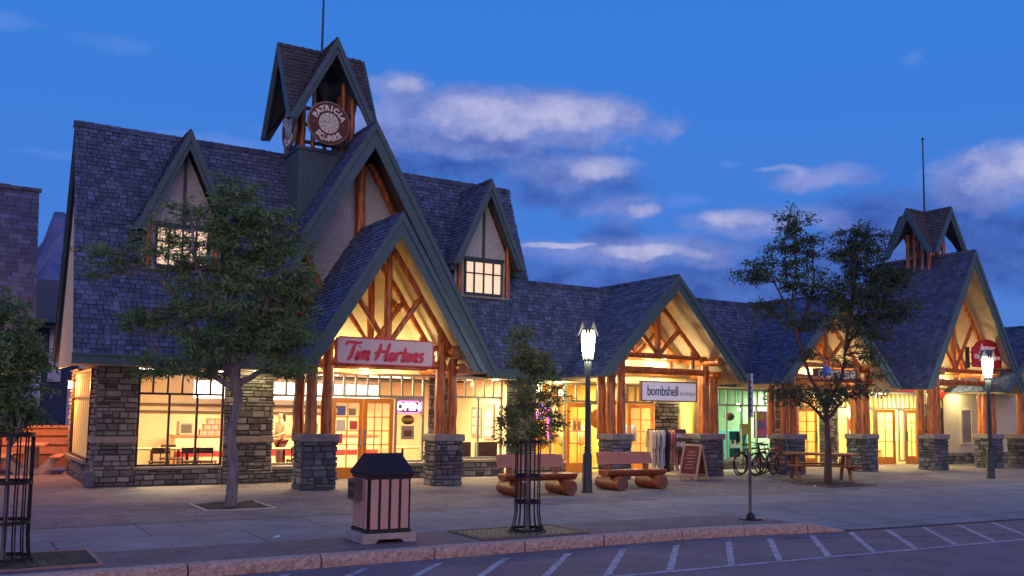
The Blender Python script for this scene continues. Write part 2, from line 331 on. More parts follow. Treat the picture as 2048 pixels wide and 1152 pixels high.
def gable(parent, C, D, S, zp, zf, hw, d0, d1, name='gable_roof', shm=None, board=.30, soff=None, row=.118, back=False, trim=True, ridge=True, boardm=None, both=False, label=None, star=False):
    """C: point on ridge line at z=0 ; D: unit from barge plane backwards ; S: unit to the right"""
    C, D, S = V(C), V(D), V(S); L = d1-d0; rise = zp-zf; sl = math.hypot(rise, hw)
    sh, dk = MB(), MB()
    for sg in (-1, 1):
        O = C+S*sg*hw+D*d0+V((0, 0, zf)); W = (-S*sg*hw+V((0, 0, rise)))/sl; Nn = (S*sg*rise+V((0, 0, hw)))/sl
        if star:
            def iv(v):
                s_ = hw*(1-v/sl)*.96; h_ = L/2
                return [(-.02, h_-s_), (h_+s_, L+.02)] if s_ < h_ else [(-.02, .0), (L, L+.02)]
            shingles(sh, O, D, W, Nn, iv, sl, row); deck(dk, O, D, W, Nn, iv, sl, .14, .03); continue
        iv = lambda v: [(-.04, L)]
        shingles(sh, O, D, W, Nn, iv, sl, row); deck(dk, O, D, W, Nn, lambda v: [(.0, L)], sl)
    roof = sh.build(name, shm or SHINGLE, parent); 
    if label: roof['label'] = label
    dk.build('soffit', soff or SOFFIT, roof)
    vh = board*sl/hw; xin = hw*(1-vh/rise)   # vertical depth of the board
    ends = [(d0, -1)] + ([(d1, 1)] if both else [])
    for dd, sgn in ends:
        O = C+D*(dd); bb, tb = MB(), MB()
        for sg in (-1, 1):
            bb.prism([(0, zp), (sg*hw, zf), (sg*xin, zf), (0, zp-vh)], O, S, V((0, 0, 1)), D*sgn*.05)
            if trim:
                q = .11*sl/hw
                tb.prism([(0, zp+.02), (sg*(hw+.012), zf), (sg*(hw*(1-q/rise)), zf), (0, zp-q)], O+D*sgn*.05, S, V((0, 0, 1)), D*sgn*.035)
        bb.build('bargeboard', boardm or TEAL, roof)
        if trim: tb.build('barge_trim', boardm or TEAL, roof)
    if ridge:
        rb = MB(); k = d0-.03
        while k < d1:
            for sg in (-1, 1):
                W = V((0, 0, -1))*rise/sl+S*sg*hw/sl; Nn = (S*sg*rise+V((0, 0, hw)))/sl
                a = C+D*k+V((0, 0, zp+.025)); b = C+D*min(k+.24, d1)+V((0, 0, zp+.012)); h = .025*random.uniform(.7, 1.4)
                rb.add([a+Nn*h, b+Nn*.01, b+Nn*.01+W*.13, a+Nn*h+W*.13, a-Nn*.01, a-Nn*.01+W*.13], ((0, 1, 2, 3), (4, 0, 3, 5), (3, 2, 5)), random.random()*.5)
            k += .2
        rb.build('ridge_cap', shm or SHINGLE, roof)
    return roof

# ------------------------------------------------------------------ stonework
def stones(mb, mo, O, U, Nn, L, H, course=(.075, .165), wid=(.14, .40), deep=.055, z0=0):
    O, U, Nn = V(O), V(U), V(Nn); z = z0; Z = V((0, 0, 1))
    while z < H-.01:
        h = min(random.uniform(*course), H-z)
        if H-(z+h) < .04: h = H-z
        u = -random.random()*.1
        while u < L:
            w_ = random.uniform(*wid); a = max(u, 0); b = min(u+w_, L)
            if L-b < .06: b = L; w_ = L-u
            if b-a > .03:
                parts = [(z, h)] if random.random() > .18 or h < .11 else [(z, h*.5), (z+h*.5, h*.5)]
                for zz, hh in parts:
                    d = deep*random.uniform(.35, 1.0); g = .007; e = min(.014, hh*.2); j = lambda: random.uniform(-.006, .006)
                    lo = [O+U*(a+g)+Z*(zz+g), O+U*(b-g)+Z*(zz+g), O+U*(b-g)+Z*(zz+hh-g), O+U*(a+g)+Z*(zz+hh-g)]
                    hi = [O+U*(a+g+e+j())+Z*(zz+g+e+j())+Nn*(d+j()), O+U*(b-g-e+j())+Z*(zz+g+e+j())+Nn*(d+j()), O+U*(b-g-e+j())+Z*(zz+hh-g-e+j())+Nn*(d+j()), O+U*(a+g+e+j())+Z*(zz+hh-g-e+j())+Nn*(d+j())]
                    mb.add(lo+hi, ((4, 5, 6, 7), (0, 1, 5, 4), (1, 2, 6, 5), (2, 3, 7, 6), (3, 0, 4, 7)), random.random())
            u += w_
        z += h
    if mo is not None:
        mo.quad(O+Z*z0, O+U*L+Z*z0, O+U*L+Z*H, O+Z*H)
def pier(parent, x0, x1, y0, H=1.22, depth=.9, m=None):
    m = m or STONEP; y1 = y0+depth
    a = MB(); b = MB(); x0 += .03; x1 -= .03; y0 += .04
    stones(a, b, (x0, y0, 0), (1, 0, 0), (0, -1, 0), x1-x0, H-.16); stones(a, b, (x0, y1, 0), (0, -1, 0), (-1, 0, 0), y1-y0, H-.16)
    stones(a, b, (x1, y0, 0), (0, 1, 0), (1, 0, 0), y1-y0, H-.16); stones(a, b, (x1, y1, 0), (-1, 0, 0), (0, 1, 0), x1-x0, H-.16)
    p = a.build('stone_pier', m, parent); b.build('mortar', MORTAR, p)
    c = MB(); x0 -= .06; x1 += .06; yy0 = y0-.06; yy1 = y1+.06; mx = (x0+x1)/2+random.uniform(-.1, .1)
    c.box(x0, x1, yy0, yy1, H-.17, H); c.build('pier_cap', CAP, p, bevel=.025)
    return p
def log_end(par, a, b, r, m, name='cut_end', both=True):
    a, b = V(a), V(b); d = (b-a).normalized()
    for q, s_ in ((a, -1), (b, 1))[:2 if both else 1]:
        e = MB(); e.lathe(q+d*s_*.001, [(r*.93, 0), (r*.93, .006)], 12, ax=d*s_); e.build(name, m, par)
def log(mb, a, b, r, r2=None, n=12, wob=.05, ends=None):
    a, b = V(a), V(b); r2 = r2 or r*.88; k = 7; j = [V((random.uniform(-1, 1), random.uniform(-1, 1), random.uniform(-1, 1)))*r*.09 for _ in range(k)]
    j[0] = j[-1] = V((0, 0, 0)); pts = [a.lerp(b, i/(k-1))+j[i] for i in range(k)]
    mb.tube(pts, [r+(r2-r)*i/(k-1)*1.0+random.uniform(-wob, wob)*r for i in range(k)], n)
    if ends is not None:
        d = (b-a).normalized()
        for q, s_, rr in ((a, -1, r), (b, 1, r2)): ends.lathe(q+d*s_*.001, [(rr*.93, 0), (rr*.93, .006)], 12, ax=d*s_)

# ================================================================== GROUND
def struct(o): o['kind'] = 'structure'; return o
ASPH = brickmat('asphalt', (.27, .195, .20), (.26, .19, .195), (.21, .155, .16), 7.0, 3.3, .012, noise=.38)
g = MB(); g.quad((-400, -400, -.14), (700, -400, -.14), (700, 700, -.14), (-400, 700, -.14)); struct(g.build('street', ASPH))
PLAZA = brickmat('plaza_paver', (.29, .27, .275), (.20, .19, .20), (.12, .11, .11), .42, .21, .008, noise=.42)
SLAB = brickmat('concrete_slab', (.31, .305, .31), (.27, .27, .275), (.09, .085, .09), 2.5, 2.7, .016, noise=.40)
BRICKP = brickmat('herringbone_paver', (.27, .20, .20), (.20, .16, .165), (.07, .06, .06), .2, .1, .006, rot=R(45), noise=.35)
def sheet(name, m, pts, z=0.0, th=.12):
    b = MB(); n = len(pts); b.add([(x, y, z) for x, y in pts]+[(x, y, z-th) for x, y in pts], [tuple(range(n))]+[(i, (i+1) % n, (i+1) % n+n, i+n) for i in range(n)]); return struct(b.build(name, m))
kerbline = [(-30, 11.17), (10.0, 11.13), (11.3, 11.0), (12.35, 10.8)]
sheet('plaza', PLAZA, [(-60, 15.1), (80, 15.0), (80, 60), (-60, 60)], .0)
# the concrete walk: flat, then sloping down to the street as an apron to the right of the kerb
a_ = MB()
xs = [-60, 0, 6, 12.3, 12.9, 14, 17, 22, 30, 80]; fy = [12.38, 12.38, 12.42, 10.95, 10.72, 10.62, 10.42, 10.15, 9.8, 8.6]; fz = [0, 0, 0, -.02, -.132, -.132, -.132, -.132, -.132, -.132]
rows = []
for x, y, z in zip(xs, fy, fz):
    rows.append([(x, y, z), (x, y+(15.1-y)*.25, z*.6 if x > 12 else z), (x, y+(15.1-y)*.6, z*.12), (x, 15.1, 0)])
for i in range(len(rows)-1):
    for k in range(3): a_.quad(rows[i][k], rows[i+1][k], rows[i+1][k+1], rows[i][k+1])
    if i >= 3:
        p, q = rows[i][0], rows[i+1][0]; a_.quad((p[0], p[1]-.03, -.15), (q[0], q[1]-.03, -.15), q, p)
struct(a_.build('concrete_walk', SLAB))
sheet('paver_strip', BRICKP, [(-60, 11.1), (10, 11.1), (11.3, 11.0), (12.25, 10.85), (12.3, 11.4), (11.9, 12.1), (11.0, 12.4), (-60, 12.43)], .004)
KERB = mat('pink_granite_kerb', (.34, .24, .18), (.66, .50, .40), 22, .95, 1.0, detail=8)
def kerb():
    xsj = [-22, -14, -8.0, -3.4, -1.4, .45, 2.43, 4.0, 5.54, 6.93, 8.29, 9.79, 11.02, 12.25]
    def yk(x):
        for (xa, ya), (xb, yb) in zip(kerbline, kerbline[1:]):
            if xa <= x <= xb: return ya+(yb-ya)*(x-xa)/(xb-xa)
        return kerbline[-1][1]
    for a, b in zip(xsj, xsj[1:]):
        k = MB(); n = max(3, int((b-a)/.07)); n = min(n, 60); g = .012; a2, b2 = a+g, b-g; W_ = .17
        prof = [(-.0, -.14), (-.005, -.09), (-.002, -.045), (.008, -.008), (.03, .008), (W_, .01), (W_, -.14)]
        P_ = []
        for i in range(n+1):
            x = a2+(b2-a2)*i/n; y = yk(x)-W_*.95; dz = 0
            if a > 11: dz = -.0
            P_.append([(x, y+py+random.uniform(-.009, .009)*(j < 4), pz+dz+(random.uniform(-.006, .006) if 0 < j < 5 else 0)) for j, (py, pz) in enumerate(prof)])
        for i in range(n):
            for j in range(len(prof)-1): k.quad(P_[i][j], P_[i+1][j], P_[i+1][j+1], P_[i][j+1])
        k.add(P_[0], [tuple(range(len(prof)))]); k.add(P_[-1], [tuple(range(len(prof)))[::-1]])
        struct(k.build('kerb', KERB))
    # dropped kerb stone beside the driveway
    k = MB(); n = 10; P_ = []
    for i in range(n+1):
        t = i/n; x = 12.27+.75*t; y = 10.72-.12*t-.05; h = .008-.14*t
        P_.append([(x, y, -.14), (x, y, h), (x+.03, y+.03, h+.006), (x+.12, y+.2, h+.006)])
    for i in range(n):
        for j in range(3): k.quad(P_[i][j], P_[i+1][j], P_[i+1][j+1], P_[i][j+1])
    struct(k.build('kerb', KERB))
kerb()
LINE = mat('worn_white_line', (.24, .21, .215), (.62, .60, .62), 11, .8, .2, detail=6)
ln = MB()
for i, x in enumerate([3.5, 4.46, 5.45, 6.42, 7.4, 8.33, 9.29, 10.3, 11.15, 12.08, 13.0, 13.9, 14.85, 15.8, 16.8, 17.9, 19.1]):
    y = 10.72-.032*i; yb = 8.93-.036*(x-8.9); f_ = (y-yb)/1.75; x2 = x-1.66*f_
    # worn edges: the stripe is laid in short pieces of slightly varying width
    n = 9
    for k in range(n):
        t0, t1 = k/n, (k+1)/n; wa = .062+random.uniform(-.006, .004)
        ln.quad((x+(x2-x)*t0-wa, y+(yb-y)*t0, -.136), (x+(x2-x)*t0+wa, y+(yb-y)*t0, -.136), (x+(x2-x)*t1+wa, y+(yb-y)*t1, -.136), (x+(x2-x)*t1-wa, y+(yb-y)*t1, -.136))
for k in range(60): xa = -20+k; ln.quad((xa, 8.86-.036*(xa-7.4)-.05, -.1355), (xa+1, 8.86-.036*(xa-6.4)-.05, -.1355), (xa+1, 8.86-.036*(xa-6.4)+.04, -.1355), (xa, 8.86-.036*(xa-7.4)+.04, -.1355))
struct(ln.build('road_marking', LINE))
# cracks in the asphalt and the dark gutter seam
ck = MB(); x = 11.5; y = 10.35
pts = [(11.4, 10.42), (12.6, 9.95), (13.6, 9.6), (15, 9.1), (16.4, 9.0), (18, 8.7)]
for p, q in zip(pts, pts[1:]): ck.quad((p[0], p[1], -.1365), (q[0], q[1], -.1365), (q[0], q[1]+.022, -.1365), (p[0], p[1]+.022, -.1365))
for p, q in (((12.9, 10.70), (14, 10.60)), ((14, 10.60), (17, 10.40)), ((17, 10.40), (22, 10.13)), ((22, 10.13), (30, 9.78))): ck.quad((p[0], p[1]-.13, -.1352), (q[0], q[1]-.13, -.1352), (q[0], q[1]+.0, -.1362), (p[0], p[1]+.0, -.1362))
struct(ck.build('asphalt_crack', mat('tar', (.02, .018, .02), None, rough=.9)))
# distant mountain
def mountain():
    m_ = MB(); n = 40; prof = []
    for i in range(n+1):
        a = -0.16+.34*i/n
        t = (a-.09)/.05
        h = .150+.030*math.exp(-((a-.086)/.018)**2)+.012*math.sin(a*90)+.006*math.sin(a*260)-.10*max(0, (a-.1))
        prof.append((a, h))
    Dm = 4200
    rows_ = []
    for j in range(14):
        f_ = j/13; d = Dm-2200*(1-f_)
        rows_.append([(d*math.sin(a), d*math.cos(a), max(-2, Dm*h*f_**1.25*(1+.10*math.sin(a*130+j*1.3)*(1-f_)+.06*math.sin(a*330+j)*(1-f_)*2))-1) for a, h in prof])
    for j in range(13):
        for i in range(n): m_.quad(rows_[j][i], rows_[j][i+1], rows_[j+1][i+1], rows_[j+1][i])
    mm = mat('hazy_rock', (.05, .07, .17), (.22, .25, .42), .004, 1.0, 0, detail=10)  # blue of the air haze is put into the rock colour
    struct(m_.build('mountain', mm))
mountain()

# ================================================================== MAIN HALL
X0, X1, YE, ZE, YR, ZR = 2.17, 14.14, 21.3, 2.87, 23.6, 8.45
SL = math.hypot(YR-YE, ZR-ZE)
GA = dict(xc=8.72, hw=3.72, zp=8.96, zf=2.68)     # large gable
def hw_at(g_, z): return max(0, g_['hw']*(g_['zp']-z)/(g_['zp']-g_['zf']))
def cutter(xa, xb, gs, slope_len, z0, z1):
    def iv(v):
        z = z0+(z1-z0)*v/slope_len; out = [(xa, xb)]
        for g_ in gs:
            h = hw_at(g_, z)
            if h <= 0: continue
            a, b = g_['xc']-h, g_['xc']+h; nw = []
            for (p, q) in out:
                if b <= p or a >= q: nw.append((p, q)); continue
                if a > p: nw.append((p, a))
                if b < q: nw.append((b, q))
            out = nw
        return [(p-xa, q-xa) for p, q in out if q-p > .01]
    return iv
hall = thing('shop_building', 'tall steep-roofed stone and log building with two dormers and an open tower', 'building', (8.7, 22.3, 0), world=True)
iv = cutter(X0, X1, [GA], SL, ZE, ZR)
Wf = V((0, YR-YE, ZR-ZE))/SL; Nf = V((0, -(ZR-ZE), YR-YE))/SL
b = shingles(MB(), (X0, YE, ZE), (1, 0, 0), Wf, Nf, iv, SL, .118); rf = b.build('front_roof', SHINGLE, hall)
b = deck(MB(), (X0+.02, YE, ZE), (1, 0, 0), Wf, Nf, cutter(X0+.02, X1-.02, [GA], SL, ZE, ZR), SL); b.build('soffit', SOFFIT, rf)
Wb = V((0, -(YR-YE), ZR-ZE))/SL; Nb = V((0, ZR-ZE, YR-YE))/SL
b = shingles(MB(), (X0, 2*YR-YE, ZE), (1, 0, 0), Wb, Nb, lambda v: [(0, X1-X0)], SL, .34, (.3, .6)); deck(b, (X0+.02, 2*YR-YE, ZE), (1, 0, 0), Wb, Nb, lambda v: [(0, X1-X0-.04)], SL); b.build('rear_roof', SHINGLE, hall)
b = MB(); x = X0-.03
while x < X1:
    t = random.random()*.5; h = random.uniform(.01, .045); x2 = min(x+random.uniform(.2, .3), X1+.03)
    for sg in (-1, 1):
        w_ = V((0, sg*(YR-YE), -(ZR-ZE)))/SL*.17; nn = V((0, sg*(ZR-ZE), (YR-YE)))/SL
        a = V((x, YR, ZR+.03)); c = V((x2, YR, ZR+.03))
        b.add([a+nn*.01, c+nn*h, c+nn*h+w_, a+nn*.01+w_, c-nn*.01, c-nn*.01+w_], ((0, 1, 2, 3), (1, 4, 5, 2), (3, 2, 5)), t)
    x = x2-.03
b.build('ridge_cap', SHINGLE, rf)
# gable end wall, hanging over the ground floor, and verge boards
for xx in (2.3, 13.95):
    b = MB(); b.prism([(21.5, 2.68), (25.7, 2.68), (23.6, 7.9)], (xx, 0, 0), (0, 1, 0), (0, 0, 1), (.06, 0, 0)); b.build('gable_end_wall', STUCCO_Y, hall)
for xx in (X0+.02, X1-.07):
    b = MB()
    for sg in (-1, 1):
        b.prism([(0, ZR-.06), (sg*2.3, ZE-.06), (sg*2.3-sg*.12, ZE-.2), (0, ZR-.5)], (xx, YR, 0), (0, 1, 0), (0, 0, 1), (.05, 0, 0))
    b.build('verge_board', TEALD, hall)
b = MB(); b.box(2.82, 13.95, 27.25, 27.35, -.02, 2.70); b.build('rear_wall', STUCCO_Y, hall)
b = MB(); b.box(13.88, 13.98, 22.6, 27.2, 0, 2.68); b.build('party_wall', STUCCO_Y, hall)
def fascia(par, xa, xb, y=YE, z0=2.655, z1=2.885):
    b = MB(); b.box(xa, xb, y-.07, y-.01, z0, z1); b.box(xa+.0, xb, y-.10, y-.07, z1-.05, z1-.01); b.box(xa, xb, y-.072, y-.0705, z0+.02, z0+.03); return b.build('gutter_board', TEAL, par)
fascia(hall, X0-.02, 5.03); fascia(hall, 12.44, 14.3)
b = MB(); b.box(2.2, 14.2, YE-.01, 22.55, 2.655, 2.68); b.build('eave_ceiling', SOFFIT, hall)
# large gable with stucco wall and half-log work
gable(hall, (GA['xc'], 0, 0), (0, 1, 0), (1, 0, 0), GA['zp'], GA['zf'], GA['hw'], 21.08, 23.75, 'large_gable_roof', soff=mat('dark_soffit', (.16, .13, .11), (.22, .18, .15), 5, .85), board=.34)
b = MB(); b.prism([(-3.45, 2.68), (3.45, 2.68), (0, 8.5)], (8.72, 22.0, 0), (1, 0, 0), (0, 0, 1), (0, .08, 0)); gw = b.build('stucco_wall', STUCCO, hall)
b = MB(); b.prism([(-3.4, 2.7), (3.4, 2.7), (0, 8.6)], (8.72, 23.7, 0), (1, 0, 0), (0, 0, 1), (0, .05, 0)); b.build('rear_gable_wall', STUCCO, hall)
lg = MB()
log(lg, (8.72, 21.93, 5.0), (8.72, 21.93, 8.3), .14, .12)
log(lg, (8.95, 21.9, 8.1), (10.75, 21.9, 5.0), .09); log(lg, (8.5, 21.9, 8.1), (6.7, 21.9, 5.0), .07)
log(lg, (7.0, 21.93, 6.2), (7.75, 21.93, 4.7), .11); log(lg, (10.45, 21.93, 6.0), (9.7, 21.93, 4.7), .11)
log(lg, (6.5, 21.93, 4.45), (8.0, 21.93, 4.45), .12); log(lg, (6.3, 21.93, 4.15), (8.0, 21.93, 4.15), .12)
log(lg, (9.6, 21.93, 4.45), (11.1, 21.93, 4.45), .12)
lg.build('gable_logs', LOG, gw, smooth=True)
# dormers
BLIND = mat('lit_blind', (.8, .6, .45), (.95, .85, .72), 3, .9, 0, stretch=(.6, 1, 3), emis=(1, .66, .40), est=.85)  # room light behind the blind is put in as its own glow
def dormer(xc, lab):
    zp, zf, hw, y0 = 8.15, 5.72, 1.12, 21.72
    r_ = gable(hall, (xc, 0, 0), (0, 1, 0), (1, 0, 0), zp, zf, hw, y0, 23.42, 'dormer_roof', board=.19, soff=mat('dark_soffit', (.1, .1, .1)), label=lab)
    b = MB(); b.prism([(-.88, 4.9), (.88, 4.9), (.88, 5.85), (0, 7.75), (-.88, 5.85)], (xc, 22.08, 0), (1, 0, 0), (0, 0, 1), (0, .06, 0))
    for s in (-1, 1): b.box(xc+s*.85-.03, xc+s*.85+.03, 22.1, 23.2, 4.9, 5.95)
    dw = b.build('dormer_wall', STUCCO, hall)
    b = MB()
    for s in (-1, 1): b.box(xc+s*.93-.2*(s < 0), xc+s*.93+.2*(s > 0), 21.85, 22.9, 5.55, 5.72)
    b.box(xc-.03, xc+.03, 22.03, 22.08, 6.0, 7.6); b.box(xc-.66, xc+.66, 22.02, 22.08, 5.93, 6.0); b.build('dormer_trim', TEALD, dw)
    for s in (-1, 1): lg = MB(); log(lg, (xc+s*.76, 22.03, 4.95), (xc+s*.76, 22.03, 6.4), .07); lg.build('corner_log', LOG, dw, smooth=True)
    f = MB(); xa, xb, z0, z1 = xc-.6, xc+.6, 5.02, 5.92; fr = .05
    f.box(xa, xb, 22.0, 22.06, z0-.07, z0); f.box(xa, xb, 22.0, 22.06, z1-fr, z1); f.box(xa, xa+fr, 22.0, 22.06, z0, z1-fr); f.box(xb-fr, xb, 22.0, 22.06, z0, z1-fr)
    for i in (1, 2, 3): x = xa+(xb-xa)*i/4; f.box(x-.02, x+.02, 22.005, 22.05, z0, z1-fr)
    f.box(xa+fr, xb-fr, 22.01, 22.045, z0+.52, z0+.555)
    w_ = f.build('dormer_window', TEALD, hall)
    p = MB(); p.quad((xa+.02, 22.055, z0), (xb-.02, 22.055, z0), (xb-.02, 22.055, z1), (xa+.02, 22.055, z1)); p.build('blind', BLIND, w_)
dormer(4.42, 'left dormer roof'); dormer(12.44, 'right dormer roof')
# bell tower
def tower(par, xc, yc, L, hw, zr, zf, zbase, zbox, box=(.75, .75), post=LOG, shm=None, mast=2.2, lo=None):
    shm = shm or SHINGLE_D
    ov = L
    gable(par, (xc, yc, 0), (0, 1, 0), (1, 0, 0), zr, zf, hw, -L, L, 'tower_roof', shm, .20, TEALD, both=True, row=.13, trim=True, star=True)
    gable(par, (xc, yc, 0), (1, 0, 0), (0, -1, 0), zr-.004, zf, hw, -L, L, 'tower_cross_roof', shm, .20, TEALD, both=True, row=.13, trim=True, star=True)
    if zbox > zbase:
        b = MB(); bx, by = box; b.box(xc-bx, xc+bx, yc-by, yc+by, zbase, zbox); n = 12
        for i in range(n+1):
            x = xc-bx+2*bx*i/n; b.box(x-.012, x+.012, yc-by-.015, yc-by, zbase, zbox-.08)
            y = yc-by+2*by*i/n; b.box(xc-bx-.015, xc-bx, y-.012, y+.012, zbase, zbox-.08)
        b.box(xc-bx-.04, xc+bx+.04, yc-by-.04, yc+by+.04, zbox-.08, zbox)
        b.build('tower_base', TEAL, par)
    zl = lo or zbox
    q = box[0]-.12
    for sx2 in (-1, 1):
        for sy2 in (-1, 1):
            b = MB(); x, y = xc+sx2*q, yc+sy2*q
            kk = (zr-zf)/hw; log(b, (x, y, zl-.05), (x, y, zr-kk*q-.1), .075); log(b, (x-sx2*.27, y, zl-.05), (x-sx2*.27, y, zr-kk*(q-.2)-.1), .06); log(b, (x, y-sy2*.27, zl-.05), (x, y-sy2*.27, zr-kk*(q-.2)-.1), .06)
            b.build('tower_post', post, par, smooth=True)
    for z_ in (zl+.12, zl+1.0):
        b = MB()
        for s in (-1, 1): b.box(xc-q, xc+q, yc+s*q-.035, yc+s*q+.035, z_, z_+.08); b.box(xc+s*q-.03, xc+s*q+.03, yc-q, yc+q, z_+.002, z_+.078)
        b.build('tower_rail', TEALD, par)
    m_ = MB(); m_.tube([(xc, yc, zr-.1), (xc, yc, zr+mast)], [.035, .022], 8); m_.lathe((xc, yc, zr+mast), [(.01, 0), (.05, .02), (.05, .07), (.01, .1)], 8); m_.build('mast', POLEM, par, smooth=True)
tower(hall, 7.97, 23.11, 1.13, 1.2, 11.25, 8.95, 5.5, 8.4, box=(.78, .78), mast=2.6)

# ---- storefront helpers
def window(par, xa, xb, z0, z1, y, mull=(), zt=None, tdiv=0, m=FRAMEG, fr=.06, dp=.08, name='window', tsub=None, glass=True, bottomsub=()):
    f = MB()
    f.box(xa, xb, y, y+dp, z0, z0+fr); f.box(xa, xb, y, y+dp, z1-fr, z1); f.box(xa, xa+fr, y, y+dp, z0+fr, z1-fr); f.box(xb-fr, xb, y, y+dp, z0+fr, z1-fr)
    zz = zt if zt else z1-fr
    for x in mull: f.box(x-fr*.45, x+fr*.45, y+.004, y+dp-.004, z0+fr, zz)
    if zt:
        f.box(xa+fr, xb-fr, y+.002, y+dp-.002, zt-fr*.5, zt+fr*.5)
        for i in range(1, tdiv): x = xa+(xb-xa)*i/tdiv; f.box(x-fr*.4, x+fr*.4, y+.006, y+dp-.006, zt+fr*.5, z1-fr)
    o = f.build(name, m, par)
    if glass:
        p = MB(); p.quad((xa+fr*.5, y+dp*.5, z0+fr*.5), (xb-fr*.5, y+dp*.5, z0+fr*.5), (xb-fr*.5, y+dp*.5, z1-fr*.5), (xa+fr*.5, y+dp*.5, z1-fr*.5)); p.build('pane', GLASS, o)
    return o
def door(par, xa, xb, y, zh=2.05, cols=2, rows_=4, m=ORANGE, hinge=None, ang=0, handle='r', kick=.28):
    """glazed timber door leaf; hinge 'l'/'r' with an opening angle"""
    f = MB(); s = .11; dp = .045; W_ = xb-xa
    f.box(0, s, 0, dp, 0, zh); f.box(W_-s, W_, 0, dp, 0, zh); f.box(s, W_-s, 0, dp, 0, kick); f.box(s, W_-s, 0, dp, zh-.13, zh)
    for i in range(1, cols): x = s+(W_-2*s)*i/cols; f.box(x-.014, x+.014, .006, dp-.006, kick, zh-.13)
    for i in range(1, rows_): z = kick+(zh-.13-kick)*(1-i/(rows_+.6)); f.box(s, W_-s, .008, dp-.008, z-.013, z+.013)
    g_ = MB(); g_.quad((s, dp/2, kick), (W_-s, dp/2, kick), (W_-s, dp/2, zh-.13), (s, dp/2, zh-.13))
    h_ = MB(); hx = W_-.055 if handle == 'r' else .055; h_.tube([(hx, -.05, .85), (hx, -.05, 1.2)], .013, 8); h_.box(hx-.012, hx+.012, -.045, .0, .87, .89); h_.box(hx-.012, hx+.012, -.045, .0, 1.16, 1.18); h_.box(hx-.03, hx+.03, -.006, 0, .8, 1.25)
    px = 0 if hinge != 'r' else W_
    mt = Matrix.Translation((xa+px, y, .02)) @ Matrix.Rotation(ang, 4, 'Z') @ Matrix.Translation((-px, 0, 0))
    for q in (f, g_, h_): q.v = [tuple(mt @ V(p)) for p in q.v]
    d = f.build('door', m, par); g_.build('pane', GLASS, d); h_.build('handle', GALV, d); return d
def room(par, xa, xb, y0, y1, wallc, floorc, ceil=2.72, name='interior', ywall=None):
    wm = mat('room_wall_'+name, wallc, tuple(c*.86 for c in wallc), 2, .9)
    b = MB(); b.quad((xa, y1, .0), (xb, y1, .0), (xb, y1, ceil), (xa, y1, ceil)); b.quad((xa, y0, 0), (xa, y1, 0), (xa, y1, ceil), (xa, y0, ceil)); b.quad((xb, y0, 0), (xb, y1, 0), (xb, y1, ceil), (xb, y0, ceil))
    o = b.build('inside_wall', wm, par)
    b = MB(); b.quad((xa, y0, ceil-.002), (xb, y0, ceil-.002), (xb, y1, ceil-.002), (xa, y1, ceil-.002)); b.build('inside_ceiling', mat('ceiling_tile', (.75, .72, .62), (.68, .64, .55), 3, .9), o)
    b = MB(); b.quad((xa, y0, .012), (xb, y0, .012), (xb, y1, .012), (xa, y1, .012)); b.build('inside_floor', mat('floor_'+name, floorc, tuple(c*.8 for c in floorc), 4, .35), o)
    return o
PANELL = mat('ceiling_light_panel', (1, 1, 1), None, rough=.6, emis=(1, .93, .78), est=5)
BULB = mat('warm_bulb', (1, 1, 1), None, rough=.5, emis=(1, .78, .45), est=14)
def ceil_light(par, x, y, z, sx_=.6, sy2=.25, e=40, col=(1, .80, .50), pm=None):
    b = MB(); b.box(x-sx_/2, x+sx_/2, y-sy2/2, y+sy2/2, z-.03, z); b.build('ceiling_light', pm or PANELL, par)
    light(par, 'ceiling_lamp', 'AREA', (x, y, z-.05), e, col, sx_, (0, 0, 0), sy2)

# ---- hall ground floor
def swall(par, O, U, Nn, L, H, m=None, band=None):
    b, mo = MB(), MB(); stones(b, mo, O, U, Nn, L, H); o = b.build('stone_wall', m or STONE, par); mo.build('mortar', MORTAR, o); return o
def slab(par, x0, x1, y0, y1, z0, z1, name='stone_band', m=None, bev=.008):
    b = MB(); b.box(x0, x1, y0, y1, z0, z1); return b.build(name, m or BAND, par, bevel=bev)
yw = 22.2; UX, NY = (1, 0, 0), (0, -1, 0)
for x, dy, L_, H_ in ((2.8, 0, .85, 2.66), (5.57, 0, 1.17, 2.66), (3.65, 0, 1.92, .36), (6.74, .05, 1.58, .30), (10.98, .12, .62, 2.66), (11.6, .2, 1.82, .38), (10.1, .2, .88, .32), (13.42, .12, 1.0, 2.66)):
    swall(hall, (x, yw+dy, 0), UX, NY, L_, H_)
swall(hall, (6.74, 22.55, 0), (0, -1, 0), (1, 0, 0), .3, 2.66)
swall(hall, (2.8, 22.95, 0), (0, -1, 0), (-1, 0, 0), .75, 2.66); swall(hall, (2.8, 26.5, 0), (0, -1, 0), (-1, 0, 0), 3.55, .45)
for q in ((2.73, 3.66, yw-.07, yw, .96, 1.10), (5.56, 6.76, yw-.07, yw, .96, 1.10), (2.73, 2.8, yw, 22.95, .96, 1.1)): slab(hall, *q)
slab(hall, 2.75, 14.0, 25.6, 27.4, 2.66, 2.70, 'flat_roof', TEALD)
for q in ((3.66, 5.56, yw-.08, yw+.2, .36, .42), (6.76, 8.32, yw-.05, yw+.3, .30, .38), (11.6, 13.42, yw+.1, yw+.3, .38, .46), (10.1, 10.96, yw+.1, yw+.3, .32, .40), (2.66, 2.8, 22.95, 26.5, .45, .53)): slab(hall, *q, name='window_sill')
slab(hall, 2.62, 2.8, 21.98, 22.3, 0, .34, 'plinth', STONEP, .03)
window(hall, 3.65, 5.57, .42, 2.6, yw+.02, (4.34, 4.96), 2.07, 6, FRAMED, .05, name='shop_window')
window(hall, 6.76, 8.32, .38, 2.7, 22.5, (7.43,), 2.10, 4, FRAMEG, name='shop_window')
